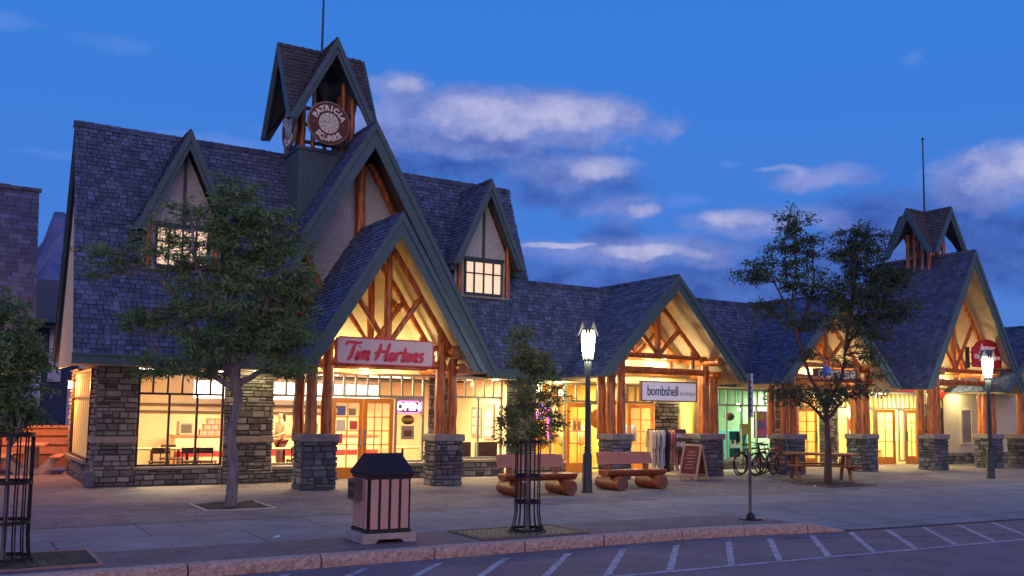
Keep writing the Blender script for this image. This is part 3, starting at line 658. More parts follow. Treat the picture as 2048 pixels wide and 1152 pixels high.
window(hall, 8.34, 10.95, 2.09, 2.72, 22.5, (), 2.13, 8, FRAMEG, .055, name='transom_window', glass=True)
window(hall, 10.1, 10.95, .40, 2.09, 22.5, (), name='side_light')
window(hall, 11.6, 13.4, .46, 2.70, 22.5, (12.62,), 2.16, 6, FRAMEG, name='shop_window')
door(hall, 8.36, 9.2, 22.52, handle='r'); door(hall, 9.215, 10.06, 22.52, handle='l', cols=3)
# side window with slatted blind
b = MB(); b.box(2.74, 2.82, 22.93, 22.99, .5, 2.62); b.box(2.74, 2.82, 26.46, 26.52, .5, 2.62); b.box(2.74, 2.82, 22.99, 26.46, 2.56, 2.62); b.box(2.75, 2.81, 22.99, 26.46, 1.95, 2.0); b.box(2.74, 2.82, 22.99, 26.46, .53, .58)
sw2 = b.build('side_window', FRAMED, hall)
b = MB()
for i in range(9): y = 23.05+i*.38; b.box(2.80, 2.81, y, y+.25, .58, 2.56)
b.build('vertical_blind', mat('cream_blind', (.75, .62, .25), None, rough=.8, emis=(1, .72, .22), est=.16), sw2)  # slats glow faintly: light from the room put into their material
room(hall, 2.86, 13.86, 22.62, 27.2, (.90, .72, .44), (.42, .10, .07), name='cafe')
for x in (3.9, 6.2, 8.3, 10.4, 12.4): ceil_light(hall, x, 23.6, 2.70, 1.1, .3, 250, (1, .72, .38))

# ---- log porch generator (two log frames on stone piers)
def porch(par, xc, half, ybar, yp, zp, zf, hw, d1, xs_l, xs_r, ztie, pierx, back_y, wallm=STUCCO_Y, zwall=2.68, name='porch_roof', board=.30, shm=None, tieends=True, pier_m=None, depth=.65):
    gable(par, (xc, 0, 0), (0, 1, 0), (1, 0, 0), zp, zf, hw, ybar, d1, name, shm, board, SOFFIT)
    k = (zp-zf)/hw; ends = MB()
    for (a, b_) in pierx: pier(par, a, b_, yp-.28, depth=depth, m=pier_m)
    for x, dy in xs_l+xs_r:
        b = MB(); zt = zp-k*abs(x-xc)-.55
        log(b, (x, yp+dy, 1.2), (x, yp+dy, min(zt, ztie+.5)), .135, .115, 14); b.build('log_post', LOG, par, smooth=True)
    xl = xs_l[-1][0]; xr = xs_r[0][0]
    for j, yy in enumerate((yp+.02, yp+1.05)):
        b = MB(); zk = zp-.72
        log(b, (xl-.12, yy, ztie), (xr+.12, yy, ztie), .105)                       # tie beam
        log(b, (xl-.05, yy, ztie+.42), (xr+.05, yy, ztie+.42), .075)
        log(b, (xc, yy, ztie+.42), (xc, yy, zk+.12), .095)                           # king post
        w2 = (zk-(ztie+.5))/k
        for s in (-1, 1):
            log(b, (xc+s*.05, yy-.02, zk), (xc+s*(w2+.30), yy-.02, ztie+.32), .085)   # principal rafters
            mx = xc+s*w2*.55; mz = zk-(w2*.55)*k+.02
            log(b, (mx, yy-.03, mz), (xc+s*.06, yy-.03, ztie+.5), .07)              # braces
            log(b, (xc+s*(w2-.05), yy, ztie+.1), (xc+s*(w2-.05), yy, ztie+.75), .07)
        b.build('log_truss', LOG, par, smooth=True)
    for s, xs_ in ((-1, xs_l), (1, xs_r)):
        x = xs_[-1][0] if s < 0 else xs_[0][0]
        for xx, y_, zz, r_ in ((x+s*.22, yp-.42, ztie+.34, .125), (x+s*.42, yp-.34, ztie-.06, .115)):
            b = MB(); log(b, (xx, y_, zz), (xx, back_y-.1, zz), r_, r_*.97)
            pb = b.build('log_purlin', LOG, par, smooth=True); log_end(pb, (xx, y_, zz), (xx, back_y-.1, zz), r_, LOGEND, 'purlin_end', False)
    if wallm:
        b = MB(); h = (zp-zwall-.1)/k
        b.prism([(-h, zwall), (h, zwall), (0, zp-.1)], (xc, back_y, 0), (1, 0, 0), (0, 0, 1), (0, .05, 0)); b.build('plaster_gable', wallm, par)
FIX = mat('soffit_lamp_glass', (1, 1, 1), None, rough=.5, emis=(1, .74, .38), est=9)
def soffit_lamp(par, x, y, z, e=30, col=(1, .79, .42)):
    b = MB(); b.lathe((x, y, z-.03), [(.09, 0), (.10, .03)], 12); b.build('soffit_lamp', FIX, par)
    light(par, 'soffit_glow', 'POINT', (x, y, z-.12), e, col, .08)
PA = dict(xc=8.72, hw=2.3, zp=6.34, zf=2.71)
porch(hall, 8.72, 2.3, 19.35, 19.98, 6.34, 2.71, 2.3, 22.1, [(6.74, .3), (6.92, .0), (7.30, .02)], [(10.14, .02), (10.46, .0), (10.3, .33)], 2.86, [(6.66, 7.48), (9.91, 10.66)], 21.95, wallm=STUCCO_Y, pier_m=STONEP)
soffit_lamp(hall, 8.0, 21.4, 3.3, 75); soffit_lamp(hall, 9.6, 21.4, 3.3, 75)
soffit_lamp(hall, 6.2, 21.75, 2.655, 16); soffit_lamp(hall, 12.8, 21.9, 2.655, 14)
soffit_lamp(hall, 8.7, 21.2, 2.70, 45)

# ================================================================== LOW WING with two log porches
wing = thing('shop_wing', 'low shingled shop wing with two log-framed porches, joined to the tall building', 'building', (20.5, 22.3, 0), world=True)
GB = dict(xc=17.25, hw=2.78, zp=5.66, zf=2.74); GC = dict(xc=24.1, hw=2.85, zp=5.70, zf=2.74); GD = dict(xc=30.55, hw=2.92, zp=7.68, zf=2.73)
ZW = 5.52; YW = YE+(ZW-ZE)*(YR-YE)/(ZR-ZE); SW = SL*(ZW-ZE)/(ZR-ZE)
for xa, xb in ((X1, 17.25), (17.25, 24.1), (24.1, 28.6)):
    b = shingles(MB(), (xa, YE, ZE), (1, 0, 0), Wf, Nf, cutter(xa, xb, [GB, GC, GD], SW, ZE, ZW), SW, .118); wr = b.build('front_roof', SHINGLE, wing)
    b = deck(MB(), (xa, YE, ZE), (1, 0, 0), Wf, Nf, cutter(xa, xb, [GB, GC, GD], SW, ZE, ZW), SW); b.build('soffit', SOFFIT, wr)
b = shingles(MB(), (X1, 2*YW-YE, ZE), (1, 0, 0), Wb, Nb, lambda v: [(0, 28.2-X1)], SW, .34, (.3, .6)); deck(b, (X1, 2*YW-YE, ZE), (1, 0, 0), Wb, Nb, lambda v: [(0, 28.2-X1)], SW); b.build('rear_roof', SHINGLE, wing)
b = MB(); x = X1
while x < 28.2:
    h = random.uniform(.02, .035)
    for sg in (-1, 1):
        w_ = V((0, sg*(YR-YE), -(ZR-ZE)))/SL*.15; nn = V((0, sg*(ZR-ZE), (YR-YE)))/SL; a = V((x, YW, ZW+.03)); c = V((x+.25, YW, ZW+.03))
        b.add([a+nn*.01, c+nn*h, c+nn*h+w_, a+nn*.01+w_], ((0, 1, 2, 3),), random.random()*.5)
    x += .22
b.build('ridge_cap', SHINGLE, wr)
fascia(wing, 14.3, 14.46); fascia(wing, 20.05, 21.22); fascia(wing, 26.98, 27.62)
b = MB(); b.box(14.2, 28.2, YE-.01, 22.55, 2.655, 2.68); b.build('eave_ceiling', mat('cream_ceiling', (.62, .56, .36), (.70, .64, .42), 4, .85), wing)
b = MB(); b.box(14.0, 28.2, 26.5, 26.6, 0, 2.7); b.build('rear_wall', STUCCO_Y, wing)
LOGP = LOG
porch(wing, 17.25, 2.78, 19.5, 20.33, 5.66, 2.74, 2.78, 23.4, [(15.5, .33), (15.58, .0), (15.94, .02)], [(19.05, .02), (19.4, .0), (19.2, .33)], 3.0, [(15.42, 16.11), (18.62, 19.55)], 21.45)
porch(wing, 24.1, 2.85, 19.5, 20.13, 5.70, 2.74, 2.85, 23.4, [(21.95, .35), (22.15, .0), (22.55, .02)], [(25.6, .02), (26.0, .0), (25.85, .35)], 3.0, [(21.87, 22.82), (25.47, 26.28)], 21.45)
for x in (16.5, 18.1): soffit_lamp(wing, x, 21.0, 3.25, 85)
for x in (23.3, 24.9): soffit_lamp(wing, x, 21.0, 3.25, 85)
for x in (15.0, 20.3, 27.0): soffit_lamp(wing, x, 22.0, 2.655, 48)
YF = 22.5
window(wing, 14.42, 15.58, .35, 2.66, YF, (15.05,), 2.12, 4, name='shop_window'); window(wing, 15.58, 17.85, 2.08, 2.66, YF, (), 2.12, 6, name='transom_window')
swall(wing, (14.42, YF-.02, 0), UX, NY, 1.16, .33)
door(wing, 15.62, 16.42, YF+.02, handle='r'); window(wing, 16.45, 17.8, .1, 2.08, YF, (), name='shop_window')
window(wing, 17.85, 18.92, 2.08, 2.66, YF, (), 2.12, 3, name='transom_window')
door(wing, 17.88, 18.75, YF+.02, handle='r', hinge='l', ang=R(-62))
swall(wing, (18.95, YF, 0), UX, NY, 1.0, 2.66); slab(wing, 18.95, 19.98, YF-.06, YF, 2.10, 2.66, 'wall_panel', mat('sage_panel', (.40, .40, .28)))
window(wing, 19.97, 20.62, .5, 2.60, YF, (), m=mat('yellow_frame', (.7, .5, .08), None), name='shop_window'); swall(wing, (19.97, YF-.02, 0), UX, NY, .65, .5)
window(wing, 20.66, 24.2, .28, 2.66, YF, (21.35, 22.05, 22.75, 23.45), 2.10, 10, name='shop_window'); swall(wing, (20.66, YF-.02, 0), UX, NY, 3.54, .26)
swall(wing, (24.25, YF, 0), UX, NY, 1.1, 2.66)
door(wing, 25.4, 26.45, YF+.02, handle='r'); window(wing, 25.36, 26.5, 2.09, 2.66, YF, (), 2.12, 3, name='transom_window')
swall(wing, (26.52, YF, 0), UX, NY, .95, 2.66)
window(wing, 27.5, 28.75, .3, 2.66, YF, (28.1,), 2.10, 5, name='shop_window'); swall(wing, (27.5, YF-.02, 0), UX, NY, 1.25, .28)
room(wing, 14.05, 17.82, 22.62, 26.4, (.88, .66, .22), (.55, .30, .10), name='gift')
room(wing, 17.84, 20.6, 22.62, 26.4, (.88, .70, .38), (.45, .28, .12), name='boutique')
room(wing, 20.63, 25.3, 22.62, 26.4, (.42, .70, .50), (.30, .22, .14), name='candy')
room(wing, 25.33, 28.9, 22.62, 26.4, (.85, .66, .30), (.35, .18, .10), name='diner')
ceil_light(wing, 15.0, 23.5, 2.70, e=210, col=(1, .70, .28)); ceil_light(wing, 16.7, 23.5, 2.70, e=210, col=(1, .70, .28)); ceil_light(wing, 19.0, 23.6, 2.70, e=200, col=(1, .74, .38))
for x in (21.4, 23.0, 24.4): ceil_light(wing, x, 23.8, 2.70, e=105, col=(.95, 1, .66))
ceil_light(wing, 26.2, 23.6, 2.70, e=160, col=(1, .74, .34)); ceil_light(wing, 28.0, 23.6, 2.70, e=160, col=(1, .74, .34))

# ================================================================== CORNER RESTAURANT with its own little tower
rest = thing('restaurant_building', 'tall narrow gabled log-fronted building with small open tower, right of the low wing', 'building', (30.6, 22.3, 0), world=True)
porch(rest, 30.55, 2.92, 19.02, 19.88, 7.68, 2.73, 2.92, 23.1, [(28.98, .3), (29.14, .0), (29.5, .02)], [(32.35, .02), (32.75, .0), (32.6, .33)], 3.05, [(28.92, 29.71), (32.2, 33.0)], 21.2, name='gable_roof', shm=mat('grey_shingle', (.02, .03, .05), (.15, .18, .28), 3.2, .85, .3, tone=.55))
tower(rest, 30.72, 21.02, 1.02, 1.0, 9.42, 7.68, 6.6, 7.0, box=(.55, .55), mast=2.75, lo=7.0)
for x in (29.8, 31.4): soffit_lamp(rest, x, 20.7, 3.5, 90)
soffit_lamp(rest, 31.0, 21.6, 2.74, 70); soffit_lamp(rest, 29.4, 22.1, 2.655, 20); soffit_lamp(rest, 34.0, 21.7, 2.74, 40)
b = MB(); b.box(28.2, 36, 21.25, 22.5, 2.75, 2.79); b.build('porch_ceiling', mat('cream_ceiling', (.62, .56, .36)), rest)
window(rest, 28.8, 32.2, 2.08, 2.72, YF, (), 2.11, 13, name='transom_window')
door(rest, 29.62, 30.42, YF+.02, handle='r', hinge='l', ang=R(-25)); door(rest, 31.42, 32.15, YF+.02, handle='l'); window(rest, 30.98, 31.38, .1, 2.08, YF, (), name='side_light'); window(rest, 28.8, 29.6, .3, 2.08, YF, (), name='shop_window')
room(rest, 28.95, 32.25, 22.62, 26.4, (.88, .70, .34), (.40, .20, .10), name='eatery')
for x in (29.8, 31.4): ceil_light(rest, x, 23.6, 2.70, e=180, col=(1, .76, .36))
CREAMW = mat('cream_wall', (.70, .64, .44), (.76, .70, .50), 3, .9)
swall(rest, (32.25, 22.3, 0), UX, NY, .9, 2.3)
b = MB(); b.box(33.15, 46, 22.2, 22.3, .42, 2.8); b.box(32.2, 46, 22.3, 22.4, 0, 2.8); b.build('cream_wall', CREAMW, rest); swall(rest, (33.15, 22.2, 0), UX, NY, 9, .42)
window(rest, 34.35, 35.1, .75, 2.15, 22.12, (), m=CREAMW, name='small_window')
b = MB(); b.tube([(32.95, 22.0, 2.75), (32.95, 22.0, .02)], .045, 8); b.build('downpipe', BLACK, rest, smooth=True)
b = MB(); b.prism([(-2.3, 2.75), (2.3, 2.75), (0, 7.3)], (30.55, 22.98, 0), (1, 0, 0), (0, 0, 1), (0, .05, 0)); b.build('rear_gable_wall', STUCCO_Y, rest)

# gabled shop at the right edge
edge = thing('corner_shop', 'gabled shop at the right edge with yellow lit soffit under its eave', 'building', (36.0, 22.3, 0), world=True)
gable(edge, (34.95, 0, 0), (0, 1, 0), (1, 0, 0), 5.3, 2.73, 3.05, 18.95, 22.4, 'gable_roof', board=.26, soff=STUCCO_Y)
pier(edge, 33.95, 34.84, 19.4, depth=.65)
for x, y in ((34.25, 19.7), (34.6, 19.85)):
    b = MB(); log(b, (x, y, 1.2), (x, y, 3.1), .13); b.build('log_post', LOG, edge, smooth=True)
soffit_lamp(edge, 34.2, 20.3, 3.5, 22)
b = MB(); b.prism([(-2.6, 2.75), (2.6, 2.75), (0, 5.0)], (34.95, 21.3, 0), (1, 0, 0), (0, 0, 1), (0, .05, 0)); b.build('plaster_gable', STUCCO_Y, edge)

# neighbour at the left, beyond the patio
nb = thing('neighbour_building', 'steep slate-grey shingled building beyond the patio at the left edge', 'building', (-6, 31, 0), world=True)
nk = (8.45-2.8)/2.35; SN = math.hypot(2.35, 5.65); Wn = V((0, 2.35, 5.65))/SN; Nn_ = V((0, -5.65, 2.35))/SN
BIGSH = mat('broad_shingle', (.02, .03, .055), (.14, .19, .33), 3, .85, .3, tone=.62)
b = shingles(MB(), (-9, 29.7, 2.8), (1, 0, 0), Wn, Nn_, lambda v: [(0, 11.05)], SN, .165, (.26, .44), .03); nr = b.build('front_roof', BIGSH, nb)
b = shingles(MB(), (-9, 34.4, 2.8), (1, 0, 0), V((0, -2.35, 5.65))/SN, V((0, 5.65, 2.35))/SN, lambda v: [(0, 11.05)], SN, .4, (.4, .7)); b.build('rear_roof', BIGSH, nb)
b = MB(); x = -9
while x < 2.05: b.box(x, x+.28, 31.95, 32.15, 8.40, 8.50+random.uniform(0, .03), random.random()*.5); x += .285
b.build('ridge_cap', BIGSH, nr)
b = MB(); b.prism([(29.8, 2.6), (34.3, 2.6), (32.05, 8.2)], (1.85, 0, 0), (0, 1, 0), (0, 0, 1), (.06, 0, 0)); b.build('gable_end_wall', STUCCO_Y, nb)
b = MB(); b.box(-9, .9, 30.6, 34, 0, 2.7); b.build('wall', mat('brown_wall', (.16, .09, .06), (.22, .13, .09), 4), nb)
b = MB(); b.box(-9, 2.05, 29.62, 29.7, 2.6, 2.82); b.build('fascia', TEALD, nb)
# pale house far behind the patio
hs = thing('far_house', 'white and dark blue house front beyond the patio behind the hall', 'house', (5, 44, 0), world=True)
hw_ = mat('house_white', (.62, .62, .66), (.7, .7, .72), 3, .8); hb = mat('house_blue', (.03, .06, .13), None, rough=.6)
b = MB(); b.box(-2, 9, 44, 52, 0, 5.2); b.build('wall', hb, hs)
for i, (xa, xb, za, zb) in enumerate(((3.55, 4.05, 2.75, 5.0), (4.35, 6.2, .2, 2.6), (4.75, 5.15, 2.6, 5.0), (5.7, 6.2, 2.6, 5), (4.35, 6.2, 2.5, 2.75), (2.6, 3.3, 1.7, 3.8))):
    b = MB(); b.box(xa, xb, 43.9, 44, za, zb); b.build('white_panel', hw_, hs)
b = MB(); b.prism([(-2.5, 0), (9.5, 0), (9.5, .4), (-2.5, .4)], (0, 43.2, 5.0), (1, 0, 0), (0, .4, 1), (0, 1.5, 0)); b.add([(-2.5, 43, 5.2), (9.5, 43, 5.2), (9.5, 48, 7.6), (-2.5, 48, 7.6), (9.5, 53, 5.2), (-2.5, 53, 5.2)], ((0, 1, 2, 3), (3, 2, 4, 5), (0, 3, 5), (1, 4, 2))); b.build('roof', SHINGLE_D, hs)


# ================================================================== SIGNS
CREAM = mat('cream_lettering', (.85, .80, .62), None, rough=.6)
def ringtext(word, r, c, a0, a1, size, m, parent, flip=False, bold=.008):
    vs, fs = [], []
    n = len(word)
    for i, ch in enumerate(word):
        a = a0+(a1-a0)*i/(n-1); me = text_mesh(ch, size, extrude=.004, bold=bold)
        rot = (a-PI/2) if not flip else (a+PI/2)
        o = len(vs)
        for v in me.vertices:
            x, y = v.co.x, v.co.y; X = x*math.cos(rot)-y*math.sin(rot)+r*math.cos(a); Y = x*math.sin(rot)+y*math.cos(rot)+r*math.sin(a)
            vs.append(c @ V((X, Y, v.co.z)))
        fs += [tuple(o+q for q in p.vertices) for p in me.polygons]
    b = MB(); b.add(vs, fs); return b.build('lettering', m, parent)
def round_sign(loc, face, label):
    t = thing('round_sign', label, 'sign', loc, face, 'round carved clock signs on the tower')
    b = MB(); b.lathe((0, 0, 0), [(.56, 0), (.56, .05), (.53, .065), (.52, .04)], 40, ax=V((0, -1, 0))); b.build('rim', mat('tan_rim', (.30, .20, .12), (.38, .27, .17), 9), t)
    b = MB(); b.lathe((0, -.03, 0), [(.52, 0), (.52, .018)], 40, ax=V((0, -1, 0))); d = b.build('board', mat('brown_sign_board', (.085, .028, .022), (.12, .045, .03), 12, .6), t)
    b = MB(); b.lathe((0, -.048, 0), [(.265, 0), (.265, .012)], 36, ax=V((0, -1, 0))); f = b.build('clock_face', mat('clock_cream', (.80, .80, .60), (.72, .72, .55), 6), t)
    b = MB()
    for k in range(12):
        a = k*PI/6; b.bar((.10*math.cos(a), -.063, .10*math.sin(a)), (.19*math.cos(a), -.063, .19*math.sin(a)), .010, .006)
        b.bar((.195*math.cos(a), -.063, .195*math.sin(a)), (.245*math.cos(a), -.063, .245*math.sin(a)), .035, .006)
    b.bar((0, -.066, 0), (.03, -.066, .13), .012, .006); b.bar((0, -.066, 0), (-.17, -.066, .05), .010, .006); b.build('clock_hands', FRAMED, f)
    mt = Matrix(((1, 0, 0, 0), (0, 0, -1, -.052), (0, 1, 0, 0), (0, 0, 0, 1)))
    ringtext('PATRICIA', .385, mt, R(155), R(25), .19, CREAM, d, bold=.012); ringtext('SQUARE', .395, mt, R(226), R(314), .19, CREAM, d, flip=True, bold=.012)
    b = MB()
    for s in (-1, 1): b = MB() if s > 0 else b; b.prism([(s*.39+.035*math.cos(k*PI/3.5)*(1 if k % 2 else .6), .035*math.sin(k*PI/3.5)-.01) for k in range(7)], (0, -.055, 0), (1, 0, 0), (0, 0, 1), (0, -.006, 0)); b.build('leaf_emblem', RED, d)
    return t
round_sign((7.81, 21.98, 8.98), 0, 'round brown clock sign facing the street under the left tower roof')
round_sign((7.10, 22.80, 8.95), -PI/2, 'round clock sign seen edge-on on the side face of the left tower')

def strokes(paths, O, A, B, Nn, sc_, th, depth=.006, shear=.2):
    b = MB(); O, A, B, Nn = V(O), V(A), V(B), V(Nn)
    for si, P_ in enumerate(paths):
        off = .0012*(si % 5)
        pts = [(x+shear*y, y) for x, y in P_]
        # catmull smoothing
        q = []
        for i in range(len(pts)-1):
            p0 = pts[max(i-1, 0)]; p1 = pts[i]; p2 = pts[i+1]; p3 = pts[min(i+2, len(pts)-1)]
            for k in range(5):
                t = k/5; q.append(tuple(.5*((2*p1[j])+(-p0[j]+p2[j])*t+(2*p0[j]-5*p1[j]+4*p2[j]-p3[j])*t*t+(-p0[j]+3*p1[j]-3*p2[j]+p3[j])*t**3) for j in (0, 1)))
        q.append(pts[-1]); n = len(q); L, Rg = [], []
        for i in range(n):
            dx = q[min(i+1, n-1)][0]-q[max(i-1, 0)][0]; dy = q[min(i+1, n-1)][1]-q[max(i-1, 0)][1]; m_ = math.hypot(dx, dy) or 1
            w_ = th*(.55+.45*math.sin(PI*min(1, max(0, (i+.8)/(n+.6)))))*(.8+.35*abs(dy)/m_)/2
            L.append((q[i][0]-dy/m_*w_, q[i][1]+dx/m_*w_)); Rg.append((q[i][0]+dy/m_*w_, q[i][1]-dx/m_*w_))
        f_ = lambda p, d: O+A*p[0]*sc_+B*p[1]*sc_+Nn*(d+off)
        for i in range(n-1): b.hexa([f_(L[i], 0), f_(Rg[i], 0), f_(Rg[i+1], 0), f_(L[i+1], 0), f_(L[i], depth), f_(Rg[i], depth), f_(Rg[i+1], depth), f_(L[i+1], depth)])
    return b
def circ(cx, cy, rx, ry, n=9, a0=80): return [(cx+rx*math.cos(R(a0+360*k/n)), cy+ry*math.sin(R(a0+360*k/n))) for k in range(n+1)]
SCRIPT = [[(.0, 1.55), (.12, 1.85), (.6, 1.9), (1.3, 1.82), (1.75, 1.95)], [(1.0, 1.85), (.95, 1.1), (.9, .4), (.75, .05), (.6, .05)], [(1.6, .95), (1.55, .2), (1.65, .02), (1.85, .25)], [(1.62, 1.38), (1.66, 1.46)],
          [(2.0, .95), (1.98, 0)], [(2.02, .6), (2.25, .95), (2.42, .85), (2.4, 0)], [(2.43, .6), (2.68, .95), (2.85, .85), (2.83, .15), (2.95, .02), (3.1, .2)],
          [(4.0, 1.9), (4.05, 1.2), (3.98, .5), (3.8, .0)], [(5.05, 1.95), (5.0, 1.2), (4.98, .3), (5.05, .03), (5.25, .15)], [(3.55, .75), (4.1, 1.0), (4.7, 1.0), (5.2, 1.1)],
          circ(5.7, .48, .24, .45), [(6.2, .95), (6.22, 0)], [(6.22, .55), (6.42, .92), (6.65, .95), (6.7, .8)], [(7.1, 1.55), (7.08, .25), (7.15, .02), (7.35, .12)], [(6.85, 1.0), (7.4, 1.02)],
          circ(7.75, .48, .24, .45), [(8.25, .95), (8.25, 0)], [(8.27, .6), (8.5, .95), (8.68, .85), (8.66, .15), (8.76, .02), (8.9, .2)], [(9.5, .8), (9.35, .97), (9.15, .85), (9.2, .62), (9.42, .42), (9.45, .15), (9.25, .0), (9.02, .12)]]
def rrect(x0, x1, z0, z1, r, n=5):
    p = []
    for cx, cz, a in ((x1-r, z0+r, -90), (x1-r, z1-r, 0), (x0+r, z1-r, 90), (x0+r, z0+r, 180)):
        p += [(cx+r*math.cos(R(a+90*k/n)), cz+r*math.sin(R(a+90*k/n))) for k in range(n+1)]
    return p
t = thing('shop_sign', 'wide white sign with red script lettering over the double doors of the tall building', 'sign', (8.53, 19.6, 2.8), world=True)
PK = mat('faded_red_lettering', (.72, .03, .08), (.78, .06, .11), 8, .5); PW = mat('off_white_sign', (.78, .66, .62), (.72, .60, .58), 2, .5)
b = MB(); b.prism(rrect(7.33, 9.73, 2.80, 3.40, .09), (0, 19.72, 0), (1, 0, 0), (0, 0, 1), (0, -.14, 0)); b.build('panel', PW, t)
b = MB()
for (x0, x1, z0, z1) in ((7.33, 9.73, 2.80, 3.40),):
    o_ = rrect(x0-.01, x1+.01, z0-.01, z1+.01, .1); i_ = rrect(x0+.018, x1-.018, z0+.018, z1-.018, .08); n = len(o_)
    for k in range(n):
        a, c, d, e = o_[k], o_[(k+1) % n], i_[(k+1) % n], i_[k]; b.hexa([(a[0], 19.57, a[1]), (c[0], 19.57, c[1]), (d[0], 19.57, d[1]), (e[0], 19.57, e[1]), (a[0], 19.59, a[1]), (c[0], 19.59, c[1]), (d[0], 19.59, d[1]), (e[0], 19.59, e[1])])
b.build('border', PK, t)
strokes(SCRIPT, (7.46, 19.575, 2.90), (1, 0, 0), (0, 0, 1), (0, -1, 0), .207, .36, shear=.28).build('lettering', PK, t)
light(t, 'sign_glow', 'POINT', (8.5, 20.4, 2.72), 14, (1, .6, .2), .05)

t = thing('boutique_sign', 'long white hanging sign reading bombshell in blue letters, under the middle gable', 'sign', (17.71, 20.4, 2.16), world=True)
b = MB(); b.box(16.69, 18.73, 20.37, 20.43, 2.16, 2.68); b.build('panel', mat('sign_white', (.84, .84, .86), None, rough=.5, emis=(.8, .85, 1), est=.18), t)  # faint bluish glow put into the white as skylight; panel is no lamp
b = MB(); b.box(16.66, 16.69, 20.35, 20.45, 2.13, 2.71); b.box(18.73, 18.76, 20.35, 20.45, 2.13, 2.71); b.box(16.69, 18.73, 20.35, 20.45, 2.13, 2.16); b.box(16.69, 18.73, 20.35, 20.45, 2.68, 2.71); b.build('frame', mat('brown_frame', (.13, .06, .04), None), t)
for x in (17.0, 18.4): b = MB(); b.tube([(x, 20.4, 2.71), (x, 20.4, 3.0)], .006, 6); b.build('hanger', BLACK, t)
me = text_obj('bombshell', .40, (17.46, 20.36, 2.42), mat('navy_lettering', (.04, .07, .22), None), t, spacing=.93)
me.data.transform(Matrix.Translation((17.46, 0, 0)) @ Matrix.Diagonal((.76, 1, 1, 1)) @ Matrix.Translation((-17.46, 0, 0)))
text_obj('boutique', .19, (18.41, 20.36, 2.38), mat('pale_grey_lettering', (.55, .58, .68), None), t, spacing=.95)

t = thing('candy_shop_sign', 'cut-out sign with pale outlined letters and a blue ball, behind the forked tree', 'sign', (24.5, 20.05, 2.85), world=True)
b = MB(); b.box(23.42, 25.66, 20.06, 20.10, 2.88, 3.30); b.build('panel', mat('dark_red_panel', (.10, .035, .03), (.14, .05, .04), 5), t)
text_obj("CANDY BEAR'S LAIR", .36, (24.54, 20.05, 3.12), mat('pale_lettering', (.78, .72, .62), None, emis=(1, .85, .6), est=.05), t, spacing=.82, bold=.006).data.transform(Matrix.Translation((24.54, 0, 0)) @ Matrix.Diagonal((.66, 1, 1, 1)) @ Matrix.Translation((-24.54, 0, 0)))
b = MB(); b.lathe((23.95, 20.02, 3.22), [(.01, -.17), (.11, -.13), (.17, 0), (.11, .13), (.01, .17)], 14, ax=V((0, -1, 0))); b.build('blue_ball', mat('sky_blue_paint', (.10, .30, .85), None, rough=.4), t, smooth=True)

t = thing('restaurant_sign', 'red arched-top sign with white lettering on the right gable, behind the lamp', 'sign', (31.8, 19.4, 3.6), world=True)
SR = mat('sign_red', (.66, .03, .04), (.58, .025, .035), 3, .5)
arch = [(30.9, 3.6), (32.66, 3.6), (32.66, 4.28), (32.5, 4.34)]+[(31.78+.72*math.cos(R(a)), 4.28+.34*math.sin(R(a))) for a in range(12, 169, 12)]+[(31.06, 4.34), (30.9, 4.28)]
b = MB(); b.prism(arch, (0, 19.45, 0), (1, 0, 0), (0, 0, 1), (0, -.06, 0)); b.build('panel', SR, t)
WL = mat('white_lettering', (.85, .80, .74), None, emis=(1, .9, .8), est=.12)
text_obj('Jasper', .36, (31.78, 19.385, 4.30), WL, t, shear=.3, bold=.008); text_obj('Chinese Restaurant', .21, (31.78, 19.385, 3.98), WL, t, bold=.005, spacing=.95)
text_obj('Licensed', .17, (31.78, 19.385, 3.73), WL, t)
b = MB(); b.box(30.62, 30.72, 19.4, 19.5, 3.55, 4.3); b.box(30.72, 30.9, 19.42, 19.46, 4.1, 4.14); b.box(30.72, 30.9, 19.42, 19.46, 3.7, 3.74); b.build('bracket', BLACK, t)

t = thing('eave_banner', 'narrow red, black and yellow lit banner under the eave beside the right gable', 'sign', (28.8, 21.15, 2.9), world=True)
for (xa, xb, m_) in ((27.45, 28.75, mat('banner_black', (.05, .02, .02), None)), (28.75, 30.05, mat('banner_red', (.7, .03, .05), None, emis=(1, .08, .1), est=.35)), (30.05, 30.75, mat('banner_yellow', (.8, .6, .2), None, emis=(1, .7, .25), est=.5))):
    b = MB(); b.box(xa, xb, 21.12, 21.18, 2.72, 2.95); b.build('panel', m_, t)
b = MB()
for k in range(9): x = 27.55+k*.13; b.box(x, x+.08, 21.105, 21.12, 2.80, 2.90)
for k in range(4): x = 28.9+k*.27; b.box(x, x+.13, 21.105, 21.12, 2.77, 2.90)
b.build('lettering', mat('banner_white', (.85, .8, .75), None, emis=(1, .9, .85), est=.5), t)

